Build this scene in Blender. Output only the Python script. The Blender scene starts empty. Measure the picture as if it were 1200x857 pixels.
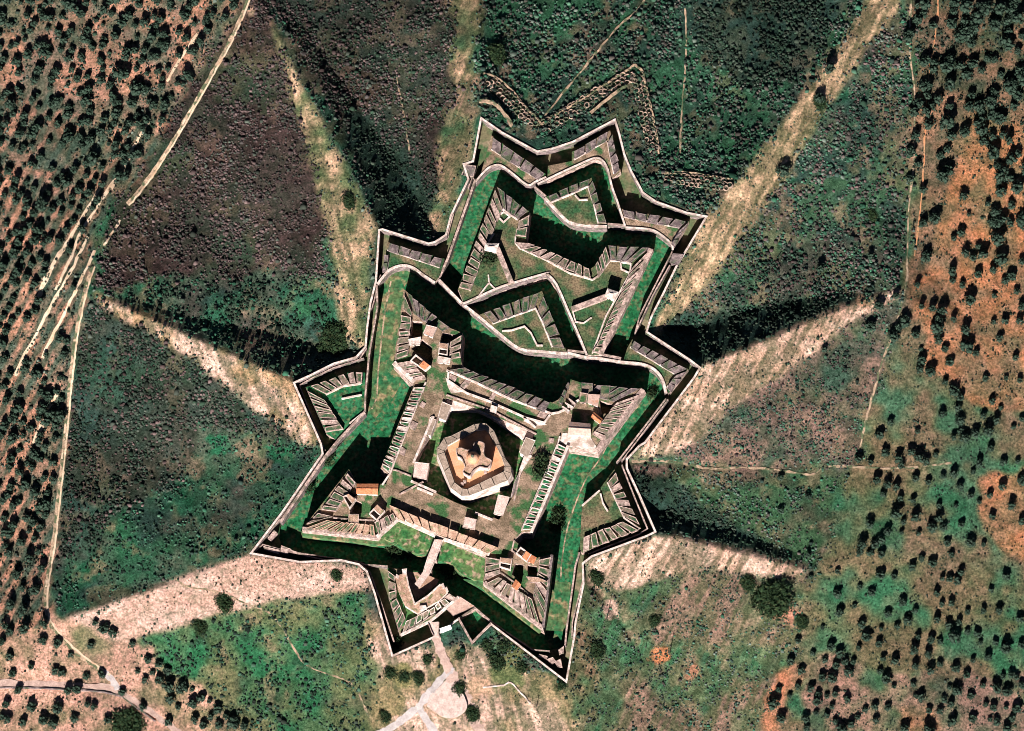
import bpy, math, random
import numpy as np
from mathutils import Vector, Matrix, geometry
random.seed(7); rng = np.random.default_rng(11)
S = bpy.context.scene
COL = S.collection

# ------------------------------------------------------------ camera, sky, sun, exposure
DIST = 3000.0
cam_loc = Vector((0.045, -0.25, 1.0)).normalized() * DIST
fwd = (-cam_loc).normalized(); rgt = fwd.cross(Vector((0, 1, 0))).normalized(); upv = rgt.cross(fwd)
cd = bpy.data.cameras.new('camera'); cam = bpy.data.objects.new('camera', cd); COL.objects.link(cam)
cam.location = cam_loc; cam.rotation_euler = Matrix((rgt, upv, -fwd)).transposed().to_euler()
cd.sensor_width = 36; cd.lens = 36 * DIST / 600.0; cd.clip_start = 10; cd.clip_end = 20000
S.camera = cam
SUN_EL, SUN_AZ = math.radians(32), math.radians(11)
sunv = Vector((-math.sin(SUN_AZ) * math.cos(SUN_EL), -math.cos(SUN_AZ) * math.cos(SUN_EL), math.sin(SUN_EL)))
w = bpy.data.worlds.new('World'); S.world = w; w.use_nodes = True
nt = w.node_tree; sky = nt.nodes.new('ShaderNodeTexSky'); sky.sky_type = 'NISHITA'; sky.sun_disc = False
sky.sun_elevation = SUN_EL; sky.sun_rotation = math.pi + SUN_AZ; sky.altitude = 3000; sky.air_density = 0.2; sky.dust_density = 0.2
nt.nodes['Background'].inputs[1].default_value = 0.05
nt.links.new(sky.outputs[0], nt.nodes['Background'].inputs[0])
sl = bpy.data.lights.new('sun', 'SUN'); sl.energy = 5.0; sl.angle = math.radians(0.5); sl.color = (1, 0.945, 0.90)
so = bpy.data.objects.new('sun', sl); COL.objects.link(so); so.rotation_euler = sunv.to_track_quat('Z', 'Y').to_euler()
so.location = (0, 0, 300)
S.view_settings.view_transform = 'Standard'; S.view_settings.look = 'None'
S.view_settings.exposure = 1.12; S.view_settings.gamma = 1
S.render.engine = 'CYCLES'; S.cycles.diffuse_bounces = 1; S.cycles.max_bounces = 4; S.cycles.pixel_filter_type = 'BLACKMAN_HARRIS'; S.cycles.filter_width = 0.95

# ------------------------------------------------------------ image pixels -> metres, cast through the camera
FP = 1200 * cd.lens / 36.0
def ground(px, py, z):
    """image pixel + height -> world metres on that camera ray (arrays or scalars)"""
    u = np.asarray(px, float) - 600.0; v = 428.5 - np.asarray(py, float)
    dx = fwd.x * FP + rgt.x * u + upv.x * v
    dy = fwd.y * FP + rgt.y * u + upv.y * v
    dz = fwd.z * FP + rgt.z * u + upv.z * v
    t = (np.asarray(z, float) - cam_loc.z) / dz
    return cam_loc.x + t * dx, cam_loc.y + t * dy
def W(p, z):
    x, y = ground(p[0], p[1], z)
    return (float(x), float(y), float(z))
ORG = dict(A=(420, 60), B=(630, 60), C=(420, 210), D=(630, 210), E=(320, 360), F=(480, 360), G=(640, 360), H=(280, 500),
           I=(440, 460), J=(600, 500), K=(400, 560), L=(540, 580), M=(400, 640), N=(560, 660), O=(440, 697))
def P(s):
    out = []; o = None
    for t in s.split():
        if t[0].isalpha(): o = t[0]; t = t[1:]
        a, b = map(float, t.split(','))
        out.append((a, b) if o == 'X' else (ORG[o][0] + a / 5.355, ORG[o][1] + b / 5.355))
    return out
def smooth(pts, n=4):
    out = []
    for i in range(len(pts) - 1):
        p0 = pts[max(i - 1, 0)]; p1 = pts[i]; p2 = pts[i + 1]; p3 = pts[min(i + 2, len(pts) - 1)]
        for k in range(n):
            t = k / n
            out.append(tuple(0.5 * (2 * p1[j] + (p2[j] - p0[j]) * t + (2 * p0[j] - 5 * p1[j] + 4 * p2[j] - p3[j]) * t * t
                                    + (3 * p1[j] - p0[j] - 3 * p2[j] + p3[j]) * t ** 3) for j in (0, 1)))
    out.append(pts[-1]); return out
def lerp(a, b, t): return tuple(a[i] + (b[i] - a[i]) * t for i in range(len(a)))
def along(pl, t):
    L = [math.dist(pl[i], pl[i + 1]) for i in range(len(pl) - 1)]; d = t * sum(L)
    for i, l in enumerate(L):
        if d <= l or i == len(L) - 1: return lerp(pl[i], pl[i + 1], d / l)
        d -= l

# ------------------------------------------------------------ materials
MATS = {}
def mat(name, c1, c2, scale=0.4, c3=None, s3=0.05, t3=(0.5, 0.62), bump=0.3, bscale=None, rough=0.95, fine=0.3, lo=0.38, hi=0.62):
    m = bpy.data.materials.new(name); m.use_nodes = True; n = m.node_tree; N = n.nodes; Lk = n.links.new
    b = N['Principled BSDF']; b.inputs['Roughness'].default_value = rough; b.inputs['Specular IOR Level'].default_value = 0.1
    g = N.new('ShaderNodeNewGeometry')
    def noise(sc, det=4):
        x = N.new('ShaderNodeTexNoise'); x.inputs['Scale'].default_value = sc; x.inputs['Detail'].default_value = det
        Lk(g.outputs['Position'], x.inputs['Vector']); return x
    def ramp(src, a, bb):
        r = N.new('ShaderNodeMapRange'); r.inputs[1].default_value = a; r.inputs[2].default_value = bb
        Lk(src.outputs[0], r.inputs[0]); return r
    def mix(f, a, bb):
        x = N.new('ShaderNodeMix'); x.data_type = 'RGBA'
        Lk(f.outputs[0], x.inputs[0])
        for s, v in ((6, a), (7, bb)):
            if isinstance(v, tuple): x.inputs[s].default_value = v + (1,)
            else: Lk(v, x.inputs[s])
        return x.outputs[2]
    col = mix(ramp(noise(scale), lo, hi), c1, c2)
    if c3: col = mix(ramp(noise(s3), *t3), col, c3)
    if fine:
        r = ramp(noise(scale * 5.3, 2), 0.3, 0.7); r.inputs[3].default_value = 1 - fine; r.inputs[4].default_value = 1 + fine * 0.6
        v = N.new('ShaderNodeVectorMath'); v.operation = 'SCALE'; Lk(col, v.inputs[0]); Lk(r.outputs[0], v.inputs['Scale']); col = v.outputs[0]
    Lk(col, b.inputs['Base Color'])
    if bump:
        bp = N.new('ShaderNodeBump'); bp.inputs['Strength'].default_value = bump; bp.inputs['Distance'].default_value = 0.5
        Lk(noise(bscale or scale * 3).outputs[0], bp.inputs['Height']); Lk(bp.outputs[0], b.inputs['Normal'])
    MATS[name] = m; return m
mat('masonry', (.30, .205, .18), (.58, .42, .365), .55, (.16, .14, .105), .22, (.52, .66), fine=.45, lo=.42, hi=.58)
mat('limewash', (.52, .40, .35), (.78, .66, .60), .45, (.36, .27, .22), .2, (.54, .68), fine=.3, lo=.40, hi=.6)
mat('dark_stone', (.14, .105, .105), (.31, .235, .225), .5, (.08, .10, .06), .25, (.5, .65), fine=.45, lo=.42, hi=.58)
mat('warm_stone', (.34, .20, .14), (.52, .34, .25), .35, (.17, .17, .08), .3, (.55, .66), fine=.4)
mat('tan_stone', (.27, .20, .155), (.39, .295, .235), .5, fine=.35)
mat('moat_grass', (.012, .11, .04), (.03, .15, .065), .12, (.12, .135, .065), .35, (.5, .66), fine=.65)
mat('dry_moat', (.022, .125, .05), (.10, .145, .06), .09, (.28, .21, .115), .22, (.52, .66), fine=.55)
mat('merlon_grass', (.03, .085, .04), (.10, .12, .065), .4, (.24, .175, .135), .22, (.47, .6), fine=.5)
mat('crown_grass', (.03, .085, .035), (.085, .105, .05), .2, (.19, .14, .085), .09, (.48, .62), fine=.6)
mat('yard', (.16, .115, .075), (.33, .225, .16), .25, (.045, .11, .04), .12, (.49, .59), fine=.5)
mat('green_yard', (.03, .13, .04), (.10, .17, .06), .12, (.34, .25, .17), .3, (.52, .64), fine=.55)
mat('ditch', (.05, .11, .045), (.16, .14, .08), .15, (.30, .22, .15), .12, (.55, .7))
mat('tile_roof', (.50, .17, .075), (.60, .25, .13), 1.2, (.30, .11, .06), .5, (.55, .7))
mat('pale_roof', (.46, .30, .25), (.60, .42, .35), .6, (.50, .24, .15), .3, (.55, .7))
mat('terrace', (.58, .27, .14), (.66, .33, .19), .2, (.50, .33, .24), .12, (.55, .75), fine=.15)
mat('parapet_stone', (.24, .19, .15), (.36, .285, .225), .6, fine=.35)
mat('white_paint', (.80, .80, .80), (.84, .84, .84), .5, bump=0, fine=.05)
mat('dark_wood', (.05, .04, .035), (.08, .06, .05), 1.0)
mat('bark', (.07, .055, .045), (.11, .09, .07), 1.5)
mat('olive_leaf', (.016, .034, .022), (.040, .066, .046), .8, (.065, .09, .068), .6, (.55, .72), bump=0)
mat('shrub_leaf', (.012, .030, .014), (.03, .05, .02), .8, (.05, .055, .025), .5, (.55, .72), bump=0)
mat('track', (.60, .44, .30), (.72, .55, .41), .3, (.50, .33, .21), .15, (.5, .7), fine=.25)
mat('pink_road', (.40, .27, .23), (.52, .37, .31), .35, fine=.25)
mat('grey_road', (.40, .345, .335), (.50, .445, .43), .3, fine=.2)
mat('pale_gravel', (.54, .39, .34), (.70, .53, .47), .35, fine=.3)
mat('path_earth', (.34, .235, .16), (.48, .34, .235), .3, (.10, .12, .065), .25, (.47, .57), fine=.4)
mat('orange_earth', (.48, .20, .10), (.56, .26, .13), .3, (.40, .24, .13), .2)
def attr_mat(name, fine=True):
    m = bpy.data.materials.new(name); m.use_nodes = True; n = m.node_tree; N = n.nodes; Lk = n.links.new
    b = N['Principled BSDF']; b.inputs['Roughness'].default_value = 1; b.inputs['Specular IOR Level'].default_value = 0.05
    a = N.new('ShaderNodeAttribute'); a.attribute_name = 'Col'; col = a.outputs['Color']
    if fine:
        g = N.new('ShaderNodeNewGeometry'); last = None
        for s, lo, hi, dark, lite in ((.22, .36, .62, (.64, .72, .66), (1.2, 1.10, 1.1)), (.7, .38, .62, (.46, .52, .48), (1.32, 1.26, 1.26)), (1.9, .36, .64, (.62, .66, .62), (1.28, 1.25, 1.22))):
            x = N.new('ShaderNodeTexNoise'); x.inputs['Scale'].default_value = s; x.inputs['Detail'].default_value = 4; x.inputs['Roughness'].default_value = .65; Lk(g.outputs['Position'], x.inputs['Vector'])
            r = N.new('ShaderNodeMapRange'); r.inputs[1].default_value = lo; r.inputs[2].default_value = hi; Lk(x.outputs[0], r.inputs[0])
            q = N.new('ShaderNodeMix'); q.data_type = 'RGBA'; q.inputs[6].default_value = dark + (1,); q.inputs[7].default_value = lite + (1,); Lk(r.outputs[0], q.inputs[0])
            v = N.new('ShaderNodeVectorMath'); v.operation = 'MULTIPLY'; Lk(col, v.inputs[0]); Lk(q.outputs[2], v.inputs[1]); col = v.outputs[0]; last = x
        bp = N.new('ShaderNodeBump'); bp.inputs['Strength'].default_value = .6; bp.inputs['Distance'].default_value = .8; Lk(last.outputs[0], bp.inputs['Height']); Lk(bp.outputs[0], b.inputs['Normal'])
    Lk(col, b.inputs['Base Color']); MATS[name] = m; return m
attr_mat('hill_earth'); attr_mat('scrub_leaf', False)

# ------------------------------------------------------------ mesh helpers
def tag(o, label=None, cat=None, group=None, kind=None):
    for k, v in (('label', label), ('category', cat), ('group', group), ('kind', kind)):
        if v: o[k] = v
    return o
def thing(name, label, cat, loc, group=None):
    o = bpy.data.objects.new(name, None); COL.objects.link(o); o.location = loc; o.empty_display_size = 1
    return tag(o, label, cat, group)
def centre(pts, z):
    return W((sum(p[0] for p in pts) / len(pts), sum(p[1] for p in pts) / len(pts)), z)
class MB:
    def __init__(s): s.v = []; s.f = []; s.m = []; s.mats = []
    def mi(s, name):
        if name not in s.mats: s.mats.append(name)
        return s.mats.index(name)
    def add(s, vs, fs, mt):
        o = len(s.v); s.v += [tuple(v) for v in vs]; s.f += [tuple(o + i for i in f) for f in fs]; s.m += [s.mi(mt)] * len(fs)
    def prism(s, top, z0, mtop, mside, holes=(), batter=0.0, sheet=False):
        """top: list of 3D points (any winding); walls go down to z0 (battered outward by `batter` m per m)"""
        loops = [list(top)] + [list(h) for h in holes]
        for k, lp in enumerate(loops):
            ar = sum(lp[i][0] * lp[(i + 1) % len(lp)][1] - lp[(i + 1) % len(lp)][0] * lp[i][1] for i in range(len(lp)))
            if (ar < 0) == (k == 0): lp.reverse()
        flat = [p for lp in loops for p in lp]
        tris = geometry.tessellate_polygon([[Vector((p[0], p[1], 0)) for p in lp] for lp in loops])
        fs = []
        for t in tris:
            a, b, c = (flat[i] for i in t)
            fs.append(t if (b[0] - a[0]) * (c[1] - a[1]) - (b[1] - a[1]) * (c[0] - a[0]) > 0 else tuple(reversed(t)))
        s.add(flat, fs, mtop)
        if sheet: return
        for lp in loops:
            n = len(lp); low = []
            for i, p in enumerate(lp):
                q = (p[0], p[1], z0)
                if batter:
                    a = Vector(lp[i - 1][:2]); b = Vector(p[:2]); c = Vector(lp[(i + 1) % n][:2])
                    d1 = (b - a).normalized(); d2 = (c - b).normalized()
                    nn = Vector((d1.y + d2.y, -d1.x - d2.x)); l = nn.length
                    if l > 1e-4:
                        nn = nn / l; k = 1 / max(0.45, abs(nn.dot(Vector((d1.y, -d1.x))))); d = batter * (p[2] - z0) * k
                        q = (p[0] + nn.x * d, p[1] + nn.y * d, z0)
                low.append(q)
            s.add(lp + low, [(i, n + i, n + (i + 1) % n, (i + 1) % n) for i in range(n)], mside)
    def block(s, base, z0, tops, mt, mtop=None, rim=0.0):
        """four plan corners (world xy), base height, four top heights, optional inset top panel"""
        b = [(p[0], p[1], z0) for p in base]; t = [(p[0], p[1], h) for p, h in zip(base, tops)]
        ar = sum(b[i][0] * b[(i + 1) % 4][1] - b[(i + 1) % 4][0] * b[i][1] for i in range(4))
        if ar < 0: b.reverse(); t.reverse()
        s.add(b + t, [(i, (i + 1) % 4, 4 + (i + 1) % 4, 4 + i) for i in range(4)], mt)
        if rim:
            c = Vector((sum(p[0] for p in t) / 4, sum(p[1] for p in t) / 4, sum(p[2] for p in t) / 4))
            ins = []
            for i in range(4):
                p = Vector(t[i]); e1 = (Vector(t[i - 1]) - p); e2 = (Vector(t[(i + 1) % 4]) - p)
                k1 = min(rim, e1.length * .28); k2 = min(rim, e2.length * .28)
                ins.append(tuple(p + e1.normalized() * k1 + e2.normalized() * k2 - Vector((0, 0, .12))))
            s.add(t + ins, [(i, (i + 1) % 4, 4 + (i + 1) % 4, 4 + i) for i in range(4)], mt)
            s.add(ins, [(0, 1, 2, 3)], mtop or mt)
        else: s.add(t, [(0, 1, 2, 3)], mtop or mt)
    def strip(s, pts, wid, z0, z1, mt, closed=False, mtop=None):
        """wall along 3D-less plan points (world xy); z1 may be list"""
        n = len(pts); L = []; R = []
        for i in range(n):
            a = Vector(pts[i - 1 if (i or closed) else i][:2]); b = Vector(pts[i][:2]); c = Vector(pts[(i + 1) % n if (i < n - 1 or closed) else i][:2])
            d1 = (b - a); d2 = (c - b)
            d1 = d1.normalized() if d1.length > 1e-6 else d2.normalized(); d2 = d2.normalized() if d2.length > 1e-6 else d1
            nn = Vector((-d1.y - d2.y, d1.x + d2.x)); nn = nn.normalized() if nn.length > 1e-5 else Vector((-d1.y, d1.x))
            k = (wid[i] if isinstance(wid, list) else wid) / 2 / max(0.5, abs(nn.dot(Vector((-d1.y, d1.x)))))
            L.append(b + nn * k); R.append(b - nn * k)
        z1 = z1 if isinstance(z1, (list, tuple)) else [z1] * n; z0 = z0 if isinstance(z0, (list, tuple)) else [z0] * n
        m = n if closed else n - 1
        vs = [(p.x, p.y, z1[i]) for i, p in enumerate(L)] + [(p.x, p.y, z1[i]) for i, p in enumerate(R)] + [(p.x, p.y, z0[i]) for i, p in enumerate(L)] + [(p.x, p.y, z0[i]) for i, p in enumerate(R)]
        top = []; side = []
        for i in range(m):
            j = (i + 1) % n
            top.append((i, n + i, n + j, j)); side.append((2 * n + i, i, j, 2 * n + j)); side.append((n + i, 3 * n + i, 3 * n + j, n + j))
        if not closed: side += [(0, 2 * n, 3 * n, n), (n - 1, 2 * n - 1, 4 * n - 1, 3 * n - 1)]
        s.add(vs, top, mtop or mt); o = len(s.v) - 4 * n
        s.f += [tuple(o + i for i in f) for f in side]; s.m += [s.mi(mt)] * len(side)
    def build(s, name, parent=None):
        me = bpy.data.meshes.new(name); off = parent_loc(parent)
        me.from_pydata([(a - off[0], b - off[1], c - off[2]) for a, b, c in s.v], [], s.f)
        for m in s.mats: me.materials.append(MATS[m])
        me.polygons.foreach_set('material_index', s.m); me.update()
        o = bpy.data.objects.new(name, me); COL.objects.link(o)
        if parent: o.parent = parent
        return o
def parent_loc(p):
    l = Vector((0, 0, 0))
    while p: l = l + p.location; p = p.parent
    return l

# ------------------------------------------------------------ fort lines (image coordinates)
CREST = P('A770,420 900,510 1000,565 1100,620 B0,630 100,610 220,570 485,430 510,510 545,650 585,750 640,850 D660,85 740,140 930,210 1060,235 870,550 790,715 720,850 '
          'G650,90 630,155 900,330 965,380 930,440 840,560 620,850 J800,120 720,205 720,260 800,430 900,660 850,685 500,815 '
          'L765,430 770,560 720,800 N605,460 555,745 M1178,672 940,490 820,605 738,455 X509.2,746.4 M320,690 210,300 160,160 110,115 0,90 H380,850 75,795 270,540 490,220 525,170 '
          'E300,857 130,475 230,430 380,355 520,315 580,250 590,130 C75,780 110,640 130,320 150,315 440,405 480,395 550,350 580,230 690,0 A660,710 720,690')
HOLE_MAIN = P('C150,620 200,570 270,548 340,560 410,610 480,655 500,640 650,785 F440,65 690,265 990,300 G260,328 330,330 470,350 600,362 680,397 730,460 752,545 750,570 '
              'J830,0 655,225 640,270 445,490 430,800 L720,440 660,857 N545,515 450,550 370,548 85,368 K830,800 735,740 660,680 610,640 540,612 510,582 410,577 290,560 150,548 0,515 '
              'H380,797 270,765 250,690 262,600 540,195 640,65 E575,655 575,540 598,300 650,0 C120,660')
HOLE_CROWN = P('C515,600 560,500 745,0 A770,790 800,750 850,725 890,722 960,770 1060,845 C1100,52 D40,125 200,280 300,300 430,305 545,303 700,318 770,350 835,410 845,450 640,857 G560,165 470,290 350,285 '
               'X684,408 672,378 655,342 642,327 600,338 555,356 545,350')
HOLE_RAV_M = P('C700,772 860,695 960,660 1178,598 D60,605 115,665 205,857 G230,240 130,255 F690,245 470,70')
HOLE_RAV_N = P('B10,838 355,682 400,695 435,745 457,857 D530,275 430,280 X672,256 641,229')

def inside(px, py, poly):
    px = np.asarray(px, float); py = np.asarray(py, float); r = np.zeros(px.shape, bool); n = len(poly)
    for i in range(n):
        x1, y1 = poly[i]; x2, y2 = poly[(i + 1) % n]
        if y1 == y2: continue
        c = ((y1 > py) != (y2 > py)) & (px < (x2 - x1) * (py - y1) / (y2 - y1) + x1); r ^= c
    return r

# ------------------------------------------------------------ hill relief
def vnoise(px, py, cell, seed):
    r = np.random.default_rng(seed).random((256, 256)); x = np.asarray(px, float) / cell + 57.3; y = np.asarray(py, float) / cell + 91.7
    xi = np.floor(x).astype(int); yi = np.floor(y).astype(int); fx = x - xi; fy = y - yi
    fx = fx * fx * (3 - 2 * fx); fy = fy * fy * (3 - 2 * fy); a = xi % 256; b = (xi + 1) % 256; c = yi % 256; d = (yi + 1) % 256
    return (r[a, c] * (1 - fx) + r[b, c] * fx) * (1 - fy) + (r[a, d] * (1 - fx) + r[b, d] * fx) * fy
def fbm(px, py, cell, seed, oct=4):
    s = 0; a = 1; t = 0
    for o in range(oct): s = s + a * vnoise(px, py, cell / 2 ** o, seed + o); t += a; a *= .55
    return s / t
LINES = [  # glacis ridges, their shaded feet and the hollows between them: (image x, y, height)
    [(344, 449, 0), (230, 398, -9), (120, 350, -20), (60, 325, -32)],
    [(372, 407, -14), (318, 390, -15), (225, 374, -16), (140, 348, -21.5)],
    [(296, 645, 0), (215, 680, -9), (75, 725, -24), (0, 750, -34)],
    [(288, 615, -5), (212, 650, -10.4), (110, 695, -24)],
    [(460, 769, 0), (450, 857, -9), (440, 1000, -20)],
    [(663, 800, 0), (685, 870, -6), (700, 1000, -18)],
    [(553, 755, -1), (560, 860, -7), (565, 1000, -20)],
    [(768, 625, 0), (850, 645, -8), (945, 668, -20)],
    [(772, 600, -8), (860, 623, -15.5), (940, 652, -22.5)],
    [(820, 431, 0), (900, 399, -8), (975, 368, -16), (1045, 340, -24)],
    [(802, 390, -13.5), (880, 364, -18.5), (965, 346, -21.5)],
    [(828, 254, 0), (920, 140, -14), (1040, 5, -28), (1100, -60, -36)],
    [(564, 138, 0), (562, 70, -5), (560, 0, -14), (556, -100, -26)],
    [(578, 100, -6.5), (576, 50, -12), (576, 0, -18)],
    [(444, 268, 0), (400, 178, -9), (318, 30, -22), (270, -60, -32)],
    [(488, 232, -17), (442, 160, -21.5), (362, 40, -26)],
    [(720, 140, 0), (748, 84, -6), (800, 0, -16), (840, -90, -28)],
    [(378, 532, -2), (200, 545, -22), (70, 570, -33)],
    [(425, 662, -2), (330, 780, -17), (230, 870, -28)],
    [(683, 665, -2), (760, 780, -10.4), (840, 870, -22)],
    [(735, 540, -2), (850, 547, -15), (990, 548, -27)],
    [(742, 210, -2), (830, 120, -19), (900, 0, -30)],
    [(625, 178, -2), (640, 90, -12), (650, 0, -21)],
    [(515, 280, -3), (480, 140, -21), (440, 0, -30)],
    [(425, 412, -2), (330, 340, -15), (200, 240, -29), (130, 190, -37)],
    [(762, 378, -2), (880, 310, -19), (1040, 250, -31)],
]
pts2 = []; hz = []; edges = []
def addp(x, y, z):
    for i, q in enumerate(pts2):
        if abs(q[0] - x) < .5 and abs(q[1] - y) < .5: return i
    pts2.append((x, y)); hz.append(z); return len(pts2) - 1
ci = [addp(x, y, 0.0) for x, y in CREST]
edges += [(ci[i], ci[(i + 1) % len(ci)]) for i in range(len(ci))]
for ln in LINES:
    ii = [addp(*p) for p in ln]; edges += [(ii[i], ii[i + 1]) for i in range(len(ii) - 1)]
for x, y, z in [(-300, -300, -60), (300, -350, -52), (700, -350, -48), (1100, -350, -52), (1600, -300, -60), (1600, 200, -56), (1600, 600, -56), (1600, 1150, -60), (1000, 1200, -44), (500, 1200, -40), (0, 1200, -52),
                (-300, 1150, -60), (-300, 700, -54), (-300, 300, -54), (20, 100, -42), (20, 450, -40), (30, 640, -38), (20, 800, -36), (120, 800, -32), (1150, 150, -40), (1150, 400, -38), (1150, 600, -38), (1150, 800, -36), (980, 780, -30)]:
    addp(x, y, z)
cv, ce, cf, ov, _, _ = geometry.delaunay_2d_cdt([Vector(p) for p in pts2], edges, [], 0, 1e-4)
cz = []
for i, o in enumerate(ov):
    if o: cz.append(hz[o[0]])
    else:
        d = sorted((math.dist(cv[i], pts2[k]), k) for k in range(len(pts2)))[:3]
        cz.append(sum(hz[k] / a for a, k in d) / sum(1 / a for a, k in d))
def relief(px, py):
    z = np.full(px.shape, -60.0)
    for f in cf:
        a, b, c = (cv[i] for i in f); za, zb, zc = (cz[i] for i in f)
        det = (b[1] - c[1]) * (a[0] - c[0]) + (c[0] - b[0]) * (a[1] - c[1])
        if abs(det) < 1e-6: continue
        sel = (px >= min(a[0], b[0], c[0])) & (px <= max(a[0], b[0], c[0])) & (py >= min(a[1], b[1], c[1])) & (py <= max(a[1], b[1], c[1]))
        x = px[sel]; y = py[sel]
        l1 = ((b[1] - c[1]) * (x - c[0]) + (c[0] - b[0]) * (y - c[1])) / det; l2 = ((c[1] - a[1]) * (x - c[0]) + (a[0] - c[0]) * (y - c[1])) / det
        l3 = 1 - l1 - l2; ok = (l1 >= -1e-6) & (l2 >= -1e-6) & (l3 >= -1e-6)
        zz = z[sel]; zz[ok] = (l1 * za + l2 * zb + l3 * zc)[ok]; z[sel] = zz
    return z
STEP = 2.0
gx = np.arange(-120, 1321, STEP); gy = np.arange(-120, 981, STEP)
ex = np.concatenate([[-7000, -3000, -1200, -500, -250], gx, [1450, 1700, 2400, 4000, 8000]])
ey = np.concatenate([[-7000, -3000, -1200, -500, -250], gy, [1110, 1350, 2000, 4000, 8000]])
PX, PY = np.meshgrid(ex, ey); NY, NX = PX.shape
Z = relief(PX, PY)
Z = Z + (fbm(PX, PY, 60, 3) - .5) * 1.5 + (fbm(PX, PY, 9, 20, 2) - .5) * 0.9
Z = np.where((np.abs(PX - 600) > 800) | (np.abs(PY - 430) > 650), -60 + (fbm(PX, PY, 700, 5) - .5) * 10, Z)
ins = inside(PX, PY, CREST)
# fade the noise out at the crest line
dmin = np.full(PX.shape, 99.0)
for i in range(len(CREST)):
    a = CREST[i]; b = CREST[(i + 1) % len(CREST)]; dx, dy = b[0] - a[0], b[1] - a[1]; l2 = dx * dx + dy * dy
    t = np.clip(((PX - a[0]) * dx + (PY - a[1]) * dy) / l2, 0, 1); dmin = np.minimum(dmin, np.hypot(PX - a[0] - t * dx, PY - a[1] - t * dy))
k = np.clip(dmin / 12, 0, 1); base = relief(PX, PY); Z = np.where(dmin < 12, base * (1 - k) + Z * k - .25 * (1 - k), Z)
ZG = Z.copy(); Z = np.where(ins, -11.0, Z)
def hz_at(px, py):
    px = np.asarray(px, float); py = np.asarray(py, float)
    x = np.clip((px - gx[0]) / STEP, 0, len(gx) - 1.001); y = np.clip((py - gy[0]) / STEP, 0, len(gy) - 1.001)
    xi = x.astype(int); yi = y.astype(int); fx = x - xi; fy = y - yi; xi = xi + 5; yi = yi + 5
    return (ZG[yi, xi] * (1 - fx) + ZG[yi, xi + 1] * fx) * (1 - fy) + (ZG[yi + 1, xi] * (1 - fx) + ZG[yi + 1, xi + 1] * fx) * fy

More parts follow.
